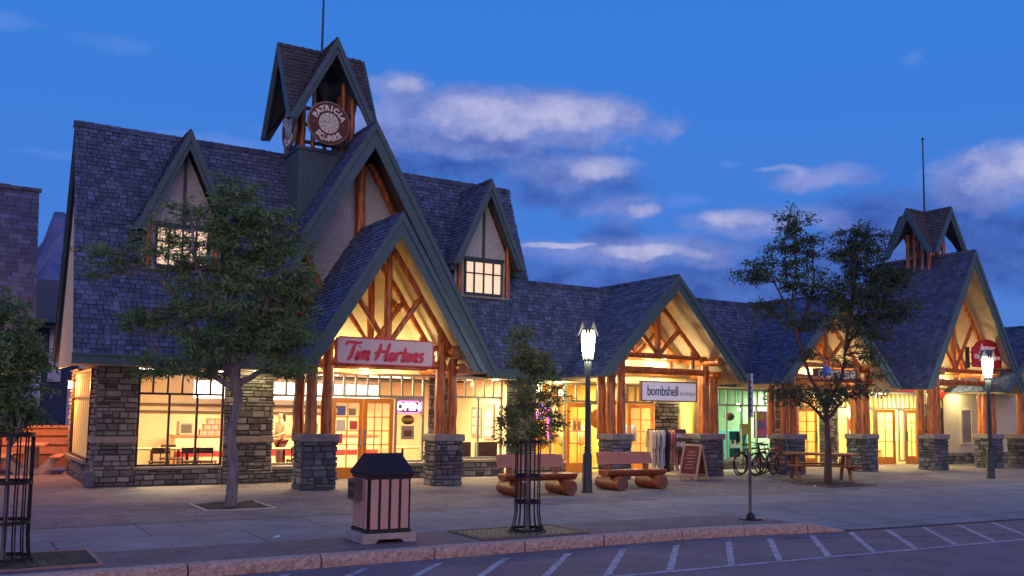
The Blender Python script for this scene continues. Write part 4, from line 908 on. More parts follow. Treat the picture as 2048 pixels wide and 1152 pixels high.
# ================================================================== LAMPS
LGLASS = mat('lit_lamp_glass', (1, .95, .85), None, rough=.5, emis=(1, .80, .46), est=2.6)
def lamp(loc, label):
    t = thing('street_lamp', label, 'street lamp', loc, 0, 'street lamps along the plaza')
    b = MB(); b.lathe((0, 0, 0), [(.125, 0), (.125, .03), (.115, .06), (.105, .82), (.10, .86), (.065, .90), (.065, .93), (.11, .935), (.11, .95), (.065, .955), (.065, .99), (.105, .995), (.105, 1.01), (.062, 1.015), (.058, 2.6), (.075, 2.72), (.085, 2.95), (.06, 2.98)], 20); b.build('post', POLEM, t, smooth=True)
    b = MB(); b.lathe((0, 0, 0), [(.135, 3.20), (.158, 3.40), (.165, 3.55), (.13, 3.66)], 8); b.build('lamp_glass', LGLASS, t)
    b = MB(); b.lathe((0, 0, 0), [(.105, 3.02), (.135, 3.20)], 8); b.f = b.f[:-2]; b.t = b.t[:-2]; b.build('lower_glass', mat('lower_lamp_glass', (1, .85, .5), None, rough=.5, emis=(1, .70, .26), est=1.25), t)
    b = MB(); b.lathe((0, 0, 0), [(.125, 2.98), (.125, 3.02)], 16); b.build('lamp_tray', POLEM, t)
    for k in range(8):
        a = k*PI/4+.2; b = MB(); b.bar((.112*math.cos(a), .112*math.sin(a), 3.02), (.148*math.cos(a), .148*math.sin(a), 3.26), .014, .010); b.build('slat', POLEM, t)
    b = MB(); ridge_z, foot_z, hw_, L_ = 3.86, 3.60, .15, .185
    for k in range(4):
        a = k*PI/2+.12; c, s = math.cos(a), math.sin(a); P_ = lambda u, v, z: (u*c-v*s, u*s+v*c, z)
        pk = P_(L_, 0, ridge_z); ce = (0, 0, ridge_z)
        for sg in (-1, 1):
            ft = P_(L_, sg*hw_, foot_z-.06); vl = P_(.10, sg*.10, 3.70); q = (pk, ft, vl, ce)
            b.add(list(q)+[(x*.96, y*.96, z-.022) for x, y, z in q], ((0, 1, 2, 3), (7, 6, 5, 4), (0, 4, 5, 1), (1, 5, 6, 2), (2, 6, 7, 3), (3, 7, 4, 0)))
    b.build('lamp_cap', mat('lamp_cap_metal', (.14, .15, .19), None, rough=.5), t)
    light(t, 'lamp_light', 'POINT', (.0, 0, 3.35), 0.1, (1, .85, .6), .1)
    for k in range(4): a = k*PI/2+.4; light(t, 'lamp_light', 'POINT', (.30*math.cos(a), .30*math.sin(a), 3.12), 30, (1, .85, .6), .06)
    return t
lamp((12.37, 17.01, 0), 'lit street lamp in front of the middle shops, between two log benches')
lamp((26.79, 16.35, 0), 'lit street lamp at the right, in front of the red arched sign')

# hanging paper lanterns
def sphere(b, c, r, sq=1, n=14):
    b.lathe(c, [(max(.004, r*math.sin(PI*k/8)), -r*sq*math.cos(PI*k/8)) for k in range(9)], n)
def lantern(loc, r, m, tm, label, rib=8, box=False):
    t = thing('paper_lantern', label, 'lantern', loc)
    b = MB(); sphere(b, (0, 0, 0), r, .88); b.build('shade', m, t, smooth=True)
    b = MB(); b.lathe((0, 0, 0), [(r*.35, r*.84), (r*.35, r*.95)], 10); b.lathe((0, 0, 0), [(r*.35, -r*.97), (r*.35, -r*.84)], 10); b.tube([(0, 0, r*.9), (0, 0, r*.9+.35)], .006, 5); b.build('frame', BLACK, t)
    b = MB()
    if box: b.box(-.12, .12, -.12, .12, -r*.97-.36, -r*.97-.02)
    else: b.tube([(0, 0, -r*.95), (0, 0, -r*.95-.1), (0, 0, -r*.95-.3)], [.02, .06, .075], 8)
    b.build('tassel', tm, t); return t
LW = mat('lit_white_shade', (1, .95, .85), None, emis=(1, .92, .75), est=7); LR = mat('red_paper', (.75, .06, .03), None, rough=.6, emis=(1, .10, .03), est=.45); LY = mat('yellow_tassel', (.85, .55, .02), None, emis=(1, .6, .0), est=.25)
LRT = mat('red_tassel', (.8, .08, .05), None, emis=(1, .15, .08), est=.5)
lantern((26.42, 20.95, 1.93), .24, LW, LRT, 'glowing white ball lantern with red box below, beside the log posts', box=True)
lantern((30.5, 20.45, 2.62), .19, LR, LY, 'round red paper lantern with yellow tassel under the right gable')
lantern((20.9, 21.0, 30), .1, LR, LY, 'x') if False else None

# ================================================================== STREET FURNITURE
def trash(loc, rz):
    t = thing('litter_bin', 'brown litter bin with pale slats and dark gabled lid, near the kerb', 'litter bin', loc, rz)
    DK = mat('dark_brown_metal', (.022, .014, .014), (.03, .02, .02), 8, .45); SLT = mat('pale_brown_slat', (.58, .34, .26), (.66, .41, .32), 5, .5, .1, stretch=(4, 4, .6)); CON = mat('concrete_foot', (.34, .31, .27), (.48, .44, .38), 7, .9, .5)
    b = MB(); w_, d_ = .62, .62
    b.box(-.36, .36, -.34, .34, .05, .13); 
    for sx2 in (-1, 1): b.prism([(sx2*.36, -.0), (sx2*.20, -.0), (sx2*.15, .05), (sx2*.36, .05)], (0, -.34, 0), (1, 0, 0), (0, 0, 1), (0, .68, 0))
    b.build('concrete_foot', CON, t, bevel=.008)
    b = MB(); b.box(-.285, .285, -.285, .285, .15, .86); b.build('bin_body', DK, t)
    b = MB()
    for s in (-1, 1):
        for q in (-1, 1): b.box(s*.285-.02*(s > 0)-.0, s*.285+.02*(s < 0), q*.285-.02*(q > 0), q*.285+.02*(q < 0), .13, .9)
    b.box(-.30, .30, -.30, .30, .13, .17); b.box(-.30, .30, -.30, .30, .855, .90); b.build('frame', DK, t)
    for i in range(4):
        x = -.205+i*.137; b = MB(); b.box(x-.05, x+.05, -.302, -.286, .185, .845); b.build('slat', SLT, t, bevel=.004)
        b = MB(); b.box(-.302, -.286, x-.05, x+.05, .185, .845); b.build('slat', SLT, t, bevel=.004)
    b = MB(); e = .335
    for y0, y1 in ((-e, 0),): pass
    b.add([(-.32, -e, .895), (.32, -e, .895), (.32, e, .895), (-.32, e, .895), (-.26, 0, 1.19), (.26, 0, 1.19), (-.32, -e, .93), (.32, -e, .93), (.32, e, .93), (-.32, e, .93)],
          ((0, 1, 7, 6), (1, 2, 8, 7), (2, 3, 9, 8), (3, 0, 6, 9), (6, 7, 5, 4), (8, 9, 4, 5), (7, 8, 5), (9, 6, 4), (3, 2, 1, 0)))
    b.build('lid', mat('black_lid', (.014, .013, .014), (.022, .02, .021), 20, .75), t, bevel=.008)
    b = MB(); b.box(-.40, -.303, -.12, .18, .56, .84); bx = b.build('ash_box', mat('brown_steel', (.10, .07, .07), (.13, .095, .09), 6, .5), t, bevel=.006)
    b = MB(); b.box(-.405, -.40, -.04, .10, .60, .68); b.box(-.405, -.40, -.06, .12, .74, .79); b.build('slot', BLACK, bx); return t
tb_ = trash((5.19, 11.95, .005), R(-1.5)); tb_.scale = (1.07, 1.03, 1)

SEATM = mat('bench_log', (.20, .05, .02), (.36, .11, .045), 5, .45, .25, stretch=(.6, 3, 3)); BACKM = mat('bench_back_board', (.36, .15, .10), (.46, .21, .15), 5, .55, .15, stretch=(.6, 4, 4))
def half_log(b, x0, x1, r, z, y=0, n=10, flat=.0):
    p = [(r*math.cos(R(180+180*k/n)), r*math.sin(R(180+180*k/n))*.75) for k in range(n+1)]
    b.prism(p, (x0, y, z), (0, 1, 0), (0, 0, 1), (x1-x0, 0, 0))
def bench(loc, rz, label, src=None):
    if src: return copy_tree(src, V(loc), rz, label)
    t = thing('log_bench', label, 'bench', loc, rz, 'log benches on the plaza')
    for x in (-.62, .62):
        b = MB(); log(b, (x, -.42, .16), (x, .42, .16), .165, .155, 14); l_ = b.build('log_foot', SEATM, t, smooth=True); log_end(l_, (x, -.42, .16), (x, .42, .16), .16, mat('dark_end_grain', (.14, .06, .035), (.24, .12, .07), 16, .8))
    b = MB(); half_log(b, -.90, .90, .21, .46, -.06); b.build('seat', SEATM, t, bevel=.012)
    for x in (-.56, .60):
        b = MB(); log(b, (x, .18, .40), (x, .22, .62), .065, .06); b.build('backrest_stub', SEATM, t, smooth=True)
    b = MB(); n = 12
    for i in range(n):
        xa, xb = -.86+1.64*i/n, -.86+1.64*(i+1)/n
        za, zb = random.uniform(-.008, .008), random.uniform(-.008, .008)
        if i == 0: za = 0; pz = 0
        zt0 = .86+.008*math.sin(i*.9); zt1 = .86+.008*math.sin((i+1)*.9)
        b.hexa([(xa, .14, .58), (xb, .14, .58), (xb, .22, .575), (xa, .22, .575), (xa, .21, zt0), (xb, .21, zt1), (xb, .28, zt1), (xa, .28, zt0)])
    b.build('backrest', BACKM, t); return t
bn = bench((10.98, 16.95, 0), R(-2), 'log bench behind the caged sapling, left of the lamp post')
bench((13.95, 17.4, 0), R(2), 'log bench right of the lamp post, in front of the clothes rack', bn)

def guard(loc, r, H, label, nb=16, flare=.1):
    t = thing('tree_guard', label, 'tree guard', loc, 0, 'black steel cages round young trees')
    for k in range(nb):
        a = 2*PI*k/nb; c, s = math.cos(a), math.sin(a); b = MB()
        b.tube([((r+flare)*c, (r+flare)*s, .0), ((r+flare*.3)*c, (r+flare*.3)*s, .12), (r*c, r*s, .3), (r*c, r*s, H)], .0095, 6); b.build('bar', BLACK, t, smooth=True)
    for z in (.06, .46, H*.62, H-.02):
        b = MB(); n = 28; rr = r+.006 if z > .1 else r+flare*.6
        b.lathe((0, 0, 0), [(rr, z-.02), (rr+.008, z-.02), (rr+.008, z+.02), (rr, z+.02)], n); b.f = b.f[:-2]; b.t = b.t[:-2]; b.build('hoop', BLACK, t)
    return t
guard((7.42, 11.70, .004), .185, 1.36, 'black cage round the slim sapling in front of the left bench')
guard((.62, 11.9, .02), .25, 1.45, 'black cage round the young tree cut off by the left edge', flare=.05)
# tree pits
def pit(loc, hx, hy, label, frame_m, fill=SOIL, cat='tree pit', name='tree_pit', rings=False, rz=0):
    t = thing(name, label, cat, loc, rz)
    b = MB(); w_ = .05
    b.box(-hx, hx, -hy, -hy+w_, 0, .02); b.box(-hx, hx, hy-w_, hy, 0, .02); b.box(-hx, -hx+w_, -hy+w_, hy-w_, 0, .02); b.box(hx-w_, hx, -hy+w_, hy-w_, 0, .02); b.build('edging', frame_m, t)
    b = MB(); n = 16
    if not rings:
        for i in range(n):
            for j in range(n):
                q = [(-hx+w_+(2*hx-2*w_)*(i+a)/n, -hy+w_+(2*hy-2*w_)*(j+c)/n) for a, c in ((0, 0), (1, 0), (1, 1), (0, 1))]
                b.quad(*[(x, y, .008+.03*(.5+.5*math.sin(x*9+y*4))*(.5+.5*math.cos(y*11-x*3))) for x, y in q])
        b.build('earth', fill, t, smooth=True)
    else:
        b.box(-hx+w_, hx-w_, -hy+w_, hy-w_, -.002, .008); b.build('grate_bed', mat('grate_dark', (.10, .08, .05), (.16, .13, .08), 9, .8), t)
        b = MB()
        for rr in [.22+.07*k for k in range(12)]:
            m_ = 40
            for k in range(m_):
                a0, a1 = 2*PI*k/m_, 2*PI*(k+.86)/m_
                ps = [((rr+d)*math.cos(a), (rr+d)*math.sin(a)) for a, d in ((a0, 0), (a1, 0), (a1, .045), (a0, .045))]
                if all(abs(x) < hx-w_ and abs(y) < hy-w_ for x, y in ps): b.quad(*[(x, y, .014) for x, y in ps])
        b.build('grate_rings', mat('worn_iron_grate', (.34, .27, .14), (.46, .38, .2), 5, .7), t)
    return t
pit((4.5, 17.1, 0), .62, .68, 'earth tree pit with pale edging under the big left tree', mat('pale_edging', (.5, .45, .38), (.6, .55, .46), 6))
pit((7.35, 11.82, .005), .92, .52, 'rectangular iron tree grate round the caged sapling', mat('iron_edge', (.16, .13, .1), None), rings=True, name='tree_grate', cat='tree grate')
pit((.45, 12.0, .005), 1.15, .62, 'planting bed with earth and grass by the kerb, at the left edge', mat('brick_edging', (.30, .17, .13), (.36, .21, .17), 6), mat('grassy_soil', (.05, .04, .025), (.11, .09, .055), 10, 1, .8), name='planting_bed', cat='planting bed')
pit((19.9, 16.5, 0), .9, .7, 'earth tree pit under the forked tree by the picnic table', mat('dark_edging', (.12, .1, .09), None))

t = thing('parking_sign', 'thin metal signpost with narrow turned sign, standing at the end of the kerb', 'sign', (11.88, 11.58, .0), 0)
b = MB(); b.tube([(0, 0, .02), (0, 0, 2.5)], .026, 8); b.build('post', mat('worn_black_post', (.03, .028, .028), (.22, .2, .18), 7, .5, stretch=(1, 1, .3)), t, smooth=True)
b = MB(); b.lathe((0, 0, 0), [(.2, 0), (.2, .02), (.09, .03), (.07, .09), (.035, .12)], 14); b.build('base_plate', BLACK, t)
b = MB(); b.cbox((.14, 0, .012), (.2, .22, .05)); b.build('concrete_foot', KERB, t)
b = MB(); b.cbox((-.005, -.034, 2.13), (.30, .006, .75), rot=R(60)); pn = b.build('sign_panel', mat('sign_plate_white', (.66, .64, .68), (.6, .58, .6), 6, .6), t)
b = MB()
for k in range(6): b.cbox((-.005, -.034, 1.86+k*.10), (.16, .012, .05), rot=R(60))
b.build('lettering', mat('sign_dark_text', (.08, .08, .09), None), pn)
b = MB(); b.lathe((0, 0, 0), [(.029, 1.15), (.029, 1.75)], 10); b.build('reflective_band', mat('yellow_tape', (.55, .6, .05), (.45, .5, .04), 8), t)

# a-board
t = thing('sandwich_board', 'dark red chalk sandwich board with wooden frame, beside the clothes rack', 'sandwich board', (17.50, 19.15, 0), R(-78))
WF = mat('pale_wood_frame', (.42, .30, .22), (.5, .37, .28), 8, .6)
for s in (-1, 1):
    mt = Matrix.Translation((0, s*.28, 0)) @ Matrix.Rotation(s*R(16), 4, 'X')
    b = MB(); b.box(-.30, -.25, -.018, .018, 0, 1.0); b.box(.25, .30, -.018, .018, 0, 1.0); b.box(-.25, .25, -.018, .018, .95, 1.0); b.box(-.25, .25, -.018, .018, .12, .17)
    b.v = [tuple(mt @ V(p)) for p in b.v]; f = b.build('board_frame', WF, t)
    b = MB(); b.box(-.25, .25, -.008, .008, .17, .95); b.v = [tuple(mt @ V(p)) for p in b.v]; c_ = b.build('chalkboard', mat('maroon_board', (.10, .018, .028), (.13, .03, .04), 3, .7), f)
    if s < 0:
        b = MB()
        for k in range(6): b.box(-.16+.03*(k % 3), .14-.04*(k % 2), -.0125, -.0095, .32+k*.09, .345+k*.09)
        b.v = [tuple(mt @ V(p)) for p in b.v]; b.build('chalk_writing', mat('chalk', (.35, .22, .22), None, rough=1), f)

# clothes rack and garments
rk = thing('clothes_rack', 'black metal clothes rack in front of the boutique doorway', 'clothes rack', (18.12, 20.95, 0))
b = MB(); b.tube([(-.72, 0, 1.32), (.68, 0, 1.32)], .014, 8); b.build('rail', BLACK, rk)
for x in (-.72, .68):
    b = MB(); b.tube([(x, 0, .06), (x, 0, 1.34)], .014, 8); b.tube([(x, -.24, .03), (x, .24, .03)], .014, 8); b.build('rack_upright', BLACK, rk)
GC_ = [('cream knitted cardigan', (.68, .62, .5), 1.0), ('white long shirt', (.78, .76, .70), 1.05), ('pale grey top', (.6, .6, .58), .9), ('pale blue and white dress', (.48, .56, .72), 1.1), ('light blue shirt', (.35, .45, .65), .95), ('navy blue dress', (.03, .035, .07), 1.12),
       ('salmon pink blouse', (.72, .30, .28), .8), ('pink shirt', (.70, .34, .36), .9), ('lilac and white skirt', (.55, .5, .68), 1.1), ('dark red top', (.50, .10, .13), .95), ('brick red jacket', (.48, .13, .12), 1.0)]
for i, (lab, c_, L_) in enumerate(GC_):
    x = 17.47+i*.125; t = thing('garment', lab+(' hanging at the left end of the rack' if i == 0 else ' hanging on the clothes rack'), 'clothing', (x, 20.95, 1.31), R(random.uniform(55, 80)), 'clothes hanging on the rack')
    b = MB(); n = 14; rows_ = []
    prof = [(.05, 0), (.17, -.04), (.23, -.10), (.20, -.2), (.17, -.4), (.19, -.7), (.22, -1.0)]
    for (w2, z) in prof:
        z2 = z*L_*1.08; ph = random.random()*6; rows_.append([(w2*math.cos(2*PI*k/n), (.035+.02*math.sin(k*2.4+ph*.3)*(abs(z)+.2))*math.sin(2*PI*k/n)+.012*math.sin(k*1.9+z*3), z2) for k in range(n)])
    for a_, c2 in zip(rows_, rows_[1:]):
        for k in range(n): b.quad(a_[k], a_[(k+1) % n], c2[(k+1) % n], c2[k])
    for s in (-1, 1): b.tube([(s*.19, 0, -.09*L_), (s*.235, .01, -.3*L_), (s*.23, .015, -.52*L_)], [.05, .04, .036], 8)
    b.build('cloth', mat('cloth_%s' % lab.replace(' ', '_'), c_, tuple(k*.8 for k in c_), 7, .9), t, smooth=True)
    b = MB(); b.tube([(-.16, 0, -.03), (0, 0, .012), (.16, 0, -.03)], .006, 5); b.tube([(0, 0, .01), (0, 0, .035)], .004, 5); b.build('hanger', BLACK, t)
t = thing('sale_sign', 'brown card reading SALE $40 hung at the right end of the clothes rack', 'sign', (18.4, 20.55, .78), world=True)
b = MB(); b.box(18.08, 18.50, 20.54, 20.56, .70, 1.32); b.build('card', mat('brown_card', (.13, .075, .06), None), t)
text_obj('SALE', .17, (18.29, 20.535, 1.15), WHITE, t, bold=.006); text_obj('$40', .22, (18.29, 20.535, .89), WHITE, t, bold=.008)

# bicycles
def bicycle(loc, rz, label, fm, lean=0):
    t = thing('bicycle', label, 'bicycle', loc, rz, 'bicycles parked beside the stone pier')
    t.rotation_euler = (lean, 0, rz); r = .34; wb = 1.04
    for x in (0, wb):
        b = MB(); n = 28; pts = [(x+(r-.02)*math.cos(2*PI*k/n), 0, r+(r-.02)*math.sin(2*PI*k/n)) for k in range(n)]
        for k in range(n):
            a, c = V(pts[k]), V(pts[(k+1) % n]); b.tube([a, c], .022, 7, cap=False)
        wl = b.build('wheel', RUBBER, t, smooth=True)
        b = MB()
        for k in range(16): a = k*PI/8; b.tube([(x+.02*math.cos(a+.5), 0, r+.02*math.sin(a+.5)), (x+.31*math.cos(a), 0, r+.31*math.sin(a))], .0018, 4, cap=False)
        b.tube([(x, -.04, r), (x, .04, r)], .022, 8); b.build('spokes', GALV, wl)
    bb = V((.43, 0, .30)); st = V((.30, 0, .76)); hd = V((.84, 0, .80)); hl = V((.87, 0, .68)); rw = V((0, 0, r)); fw = V((wb, 0, r))
    b = MB()
    for a, c, q in ((bb, st, .017), (st, hd, .019), (bb, hl, .022), (bb, rw, .011), (st, rw, .010), (hd, hl, .022), (hl, fw, .017), (st, V((.27, 0, .88)), .012), (hd, V((.81, 0, .92)), .014)): b.tube([a, c], q, 8)
    b.build('frame', fm, t, smooth=True)
    b = MB(); b.tube([(.81, -.30, .96), (.83, -.1, .93), (.83, .1, .93), (.81, .30, .96)], .012, 8); b.build('handlebar', BLACK, t, smooth=True)
    b = MB(); b.hexa([(.13, -.08, .885), (.40, -.02, .885), (.40, .02, .885), (.13, .08, .885), (.13, -.08, .92), (.40, -.02, .915), (.40, .02, .915), (.13, .08, .92)]); b.build('saddle', BLACK, t, bevel=.01)
    b = MB(); b.lathe((.43, -.035, .30), [(.09, 0), (.09, .008)], 18, ax=V((0, 1, 0))); b.bar((.43, -.06, .30), (.54, -.06, .20), .015, .02); b.bar((.43, .06, .30), (.32, .06, .40), .015, .02); b.box(.50, .60, -.13, -.05, .185, .205); b.build('crank', BLACK, t)
    return t
BK = [mat('bike_brown', (.10, .045, .03), None, rough=.35), mat('bike_black', (.02, .02, .025), None, rough=.35), mat('bike_red', (.42, .02, .03), None, rough=.35), mat('bike_grey', (.12, .12, .15), None, rough=.35)]
bicycle((20.05, 19.95, 0), R(8), 'brown bicycle parked nearest the middle pier, its saddle low', BK[0], R(4))
bicycle((20.35, 19.6, 0), R(14), 'black mountain bicycle in front of the other parked bicycles', BK[1], R(-4))
bicycle((20.75, 19.98, 0), R(-4), 'red bicycle among the parked bicycles, nearest the third porch pier', BK[2], R(5))
bicycle((20.6, 20.4, 0), R(4), 'dark grey bicycle at the back of the parked bicycles', BK[3], R(-3))

# log picnic table
PT = mat('picnic_wood', (.22, .08, .035), (.38, .15, .07), 5, .55, .25, stretch=(.5, 3, 3))
def picnic(loc, rz, label, m_, name='picnic_table', L=1.9):
    t = thing(name, label, 'picnic table', loc, rz)
    b = MB()
    for k in range(4): y = -.33+k*.22; b.box(-L/2, L/2, y-.10, y+.10, .70, .755, random.random())
    b.build('tabletop', m_, t, bevel=.006)
    for s in (-1, 1):
        b = MB()
        for k in (0, 1): y = s*.68+(k-.5)*.16; b.box(-L/2, L/2, y-.07, y+.07, .41, .455)
        b.build('seat', m_, t, bevel=.006)
    for x in (-L*.36, L*.36):
        for s in (-1, 1): b = MB(); log(b, (x, s*.25, .70), (x, s*.58, .0), .055, .05, 9); b.build('leg', m_, t, smooth=True)
        b = MB(); log(b, (x+.09, -.76, .37), (x+.09, .76, .37), .05, .05, 9); b.build('cross_log', m_, t, smooth=True)
    return t
picnic((20.95, 17.75, 0), R(-38), 'weathered brown picnic table behind the forked tree', PT)

# ================================================================== INSIDE THE SHOPS
LAM = mat('cafe_tabletop', (.72, .50, .26), (.66, .45, .22), 3, .35); CHB = mat('dark_chair', (.035, .018, .015), None, rough=.5); CNT = mat('counter_cream', (.72, .58, .36), (.66, .52, .32), 3, .5)
def cafe_table(loc, rz, label, w_=.95, d_=.6, src=None):
    if src: return copy_tree(src, V(loc), rz, label)
    t = thing('cafe_table', label, 'table', loc, rz, 'café tables behind the windows')
    b = MB(); b.box(-w_/2, w_/2, -d_/2, d_/2, .72, .76); b.build('tabletop', LAM, t, bevel=.006); b = MB(); b.tube([(0, 0, .03), (0, 0, .72)], .035, 8); b.build('pedestal', BLACK, t, smooth=True); b = MB(); b.lathe((0, 0, 0), [(.24, 0), (.24, .015), (.05, .04)], 14); b.build('foot', BLACK, t); return t
def cafe_chair(loc, rz, label, src=None):
    if src: return copy_tree(src, V(loc), rz, label)
    t = thing('cafe_chair', label, 'chair', loc, rz, 'dark café chairs behind the windows')
    b = MB(); b.box(-.21, .21, -.21, .21, .43, .48); b.build('seat', CHB, t, bevel=.015)
    for x in (-.18, .18):
        for y in (-.18, .18): b = MB(); b.tube([(x*1.15, y*1.15, 0), (x, y, .43)], .017, 7); b.build('leg', CHB, t, smooth=True)
    b = MB(); n = 8
    for k in range(n):
        a0, a1 = R(30+120*k/n), R(30+120*(k+1)/n); f_ = lambda a, z: (.24*math.cos(a), .06+.18*math.sin(a), z)
        q = [f_(a0, .66), f_(a1, .66), f_(a1, .80), f_(a0, .80)]; b.hexa(q+[(x*.9, y-.02, z) for x, y, z in q])
    for s in (-1, 1): b.tube([(s*.18, .19, .46), (s*.2, .16, .72)], .016, 7)
    b.build('backrest', CHB, t); return t
tb = cafe_table((4.28, 23.75, .012), 0, 'café table nearest the left corner behind the dark-framed window')
cafe_table((5.1, 23.7, .012), 0, 'second café table from the left behind the dark-framed window', src=tb)
cafe_table((5.2, 25.2, .012), 0, 'café table further back behind the dark-framed window', src=tb)
cafe_table((7.35, 23.15, .012), 0, 'small café table behind the narrow window beside the double doors', src=tb)
cafe_table((10.75, 23.4, .012), 0, 'café table behind the side light right of the double doors', src=tb)
ch = cafe_chair((4.35, 23.18, .012), PI, 'dark chair with its back to the dark-framed window, at the left table')
cafe_chair((5.0, 23.15, .012), PI+.1, 'dark chair with its back to the dark-framed window, at the second table', ch); cafe_chair((5.42, 23.1, .012), PI-.5, 'dark chair turned aside at the right end of the dark-framed window', ch)
cafe_chair((4.9, 24.6, .012), .3, 'dark chair in the middle of the café behind the second table', ch); cafe_chair((7.6, 22.9, .012), PI, 'dark chair behind the narrow window beside the double doors', ch)
t = thing('service_counter', 'long cream service counter across the back of the café', 'counter', (7.5, 25.9, .012), world=True)
b = MB(); b.box(5.2, 11, 25.7, 26.3, .012, .98); b.build('counter_front', CNT, t); b = MB(); b.box(5.15, 11.05, 25.65, 26.35, .98, 1.02); b.build('countertop', mat('countertop_dark', (.25, .16, .10), None, rough=.3), t)
b = MB(); b.box(5.2, 11, 25.69, 25.7, .45, .60); b.build('red_stripe', RED, t)
t = thing('menu_board', 'bright white lit menu board above the café counter', 'menu board', (7.2, 26.0, 2.2), world=True)
MB_L = mat('lit_menu', (1, 1, 1), None, emis=(1, .97, .92), est=3.2)
for i in range(5):
    xa = 5.7+i*1.1; b = MB(); b.box(xa, xa+1.02, 25.95, 26.03, 2.02, 2.5); b.build('menu_panel', MB_L if i != 1 else mat('lit_menu_red', (1, .3, .3), None, emis=(1, .12, .12), est=1.5), t)
for i, (x, z, w_, h_, c_, lab) in enumerate(((5.5, 1.02, .36, .36, (.35, .33, .28), 'grey pastry oven on the left end of the café counter'), (6.9, 1.02, .5, .34, (.38, .32, .24), 'brown steel coffee brewer on the café counter'), (8.9, 1.02, .6, .40, (.45, .40, .33), 'glass fronted display case on the right of the café counter'))):
    t = thing('counter_machine', lab, 'appliance', (x, 26.0, z)); b = MB(); b.box(-w_/2, w_/2, -.2, .2, 0, h_); b.build('casing', mat('machine%d' % i, c_, None, rough=.4), t, bevel=.02)
    b = MB(); b.box(-w_/2+.04, w_/2-.04, -.206, -.2, .06, h_-.08); b.build('front_panel', mat('machine_dark', (.1, .09, .08), None, rough=.2), t); b = MB(); b.tube([(w_/2-.06, -.22, h_-.05), (-w_/2+.06, -.22, h_-.05)], .01, 6); b.build('handle', GALV, t)
BX = mat('pink_box', (.75, .22, .18), (.8, .35, .3), 9, .7); k_ = 0
for r_ in range(3):
    for c in range(4-r_):
        where = ('bottom row', 'middle row', 'top row')[r_]; nth = ('leftmost', 'second', 'third', 'rightmost')[c]
        t = thing('cake_box', 'small pink box, %s of the %s of the stack on the café counter' % (nth, where), 'box', (6.0+c*.2+r_*.1, 26.1, 1.02+r_*.15+.0), 0, 'pink boxes stacked on the café counter')
        b = MB(); b.box(-.09, .09, -.1, .1, 0, .14); b.build('carton', BX, t); b = MB(); b.box(-.093, .093, -.103, .103, .115, .142); b.build('lid', mat('red_lid', (.7, .1, .1), None), t)
for z in (1.60, 1.80):
    b = MB(); b.box(3.2, 10.5, 27.12, 27.18, z, z+.07); b.build('wall_rail', mat('dark_rail', (.14, .09, .06), None), hall)
# booth and posters near the right window
t = thing('booth_seat', 'dark brown upholstered booth along the window right of the porch', 'booth seat', (12.5, 22.9, .012), world=True)
for xa, xb in ((11.75, 12.55), (12.7, 13.4)): b = MB(); b.box(xa, xb, 22.75, 22.85, .012, .92); b.box(xa, xb, 22.85, 23.3, .012, .45); b.build('booth_back', mat('brown_vinyl', (.08, .03, .02), (.11, .045, .03), 6, .45), t, bevel=.02)
for i, (y, z0, z1, lab) in enumerate(((24.0, .95, 2.0, 'grey poster board with cream notices on the café side wall'), (24.75, 1.0, 1.9, 'second framed notice board further back on the café side wall'))):
    t = thing('notice_board', lab, 'notice board', (13.8, y, z0)); b = MB(); b.box(-.0, .03, -.3, .3, 0, z1-z0); b.build('board', mat('grey_board', (.28, .26, .26), None), t)
    b = MB()
    for k in range(3):
        for j in range(2): b.box(-.006, .0, -.22+j*.24, -.03+j*.24, .10+k*.26, .30+k*.26)
    b.build('notices', mat('notice_paper', (.8, .76, .62), None), t)
# door notices, neon open sign, poster
def paper(par, x0, x1, z0, z1, y, m): b = MB(); b.box(x0, x1, y-.004, y, z0, z1); return b.build('notice', m, par)
dn = thing('door_notices', 'small printed notices stuck on the glass of the left door', 'notice', (8.8, 22.5, 1), world=True)
for q in ((8.50, 8.72, 1.62, 1.82, (.12, .14, .5)), (8.48, 8.72, 1.22, 1.50, (.8, .8, .8)), (8.84, 9.05, 1.26, 1.48, (.75, .12, .14)), (8.46, 8.66, .9, 1.15, (.7, .1, .3)), (8.8, 9.0, 1.62, 1.80, (.3, .25, .2))): paper(dn, *q[:4], 22.515, mat('paper_%.2f%.2f' % (q[0], q[2]), q[4], None))
def neon(name, label, y, body, x, z, size, c1, e, parent=None, sh=0): pass
t = thing('open_sign', 'glowing neon OPEN sign behind the glass right of the double doors', 'sign', (10.53, 22.62, 1.86), world=True)
NEW = mat('neon_white', (1, .9, 1), None, emis=(1, .80, .95), est=6); NEP = mat('neon_pink', (1, .3, .7), None, emis=(1, .10, .55), est=7); NEB = mat('neon_blue', (.3, .3, 1), None, emis=(.12, .15, 1), est=7); NER = mat('neon_red', (1, .1, .1), None, emis=(1, .05, .06), est=7)
text_obj('OPEN', .27, (10.53, 22.60, 1.86), NEW, t, bold=.008)
pts = rrect(10.18, 10.88, 1.71, 2.01, .1); b = MB()
for i in range(len(pts)): a, c = pts[i], pts[(i+1) % len(pts)]; b.tube([(a[0], 22.61, a[1]), (c[0], 22.61, c[1])], .011, 6, cap=False)
b.build('neon_tube', NEP, t)
b = MB(); b.box(10.16, 10.9, 22.625, 22.64, 1.69, 2.03); b.build('backing', mat('sign_backing', (.05, .04, .05), None), t)
light(t, 'neon_glow', 'POINT', (10.7, 22.3, 1.85), 3, (1, .3, .6), .05)
t = thing('window_poster', 'poster with dark burger-shaped roundel under the neon OPEN sign', 'poster', (10.5, 22.62, 1), world=True)
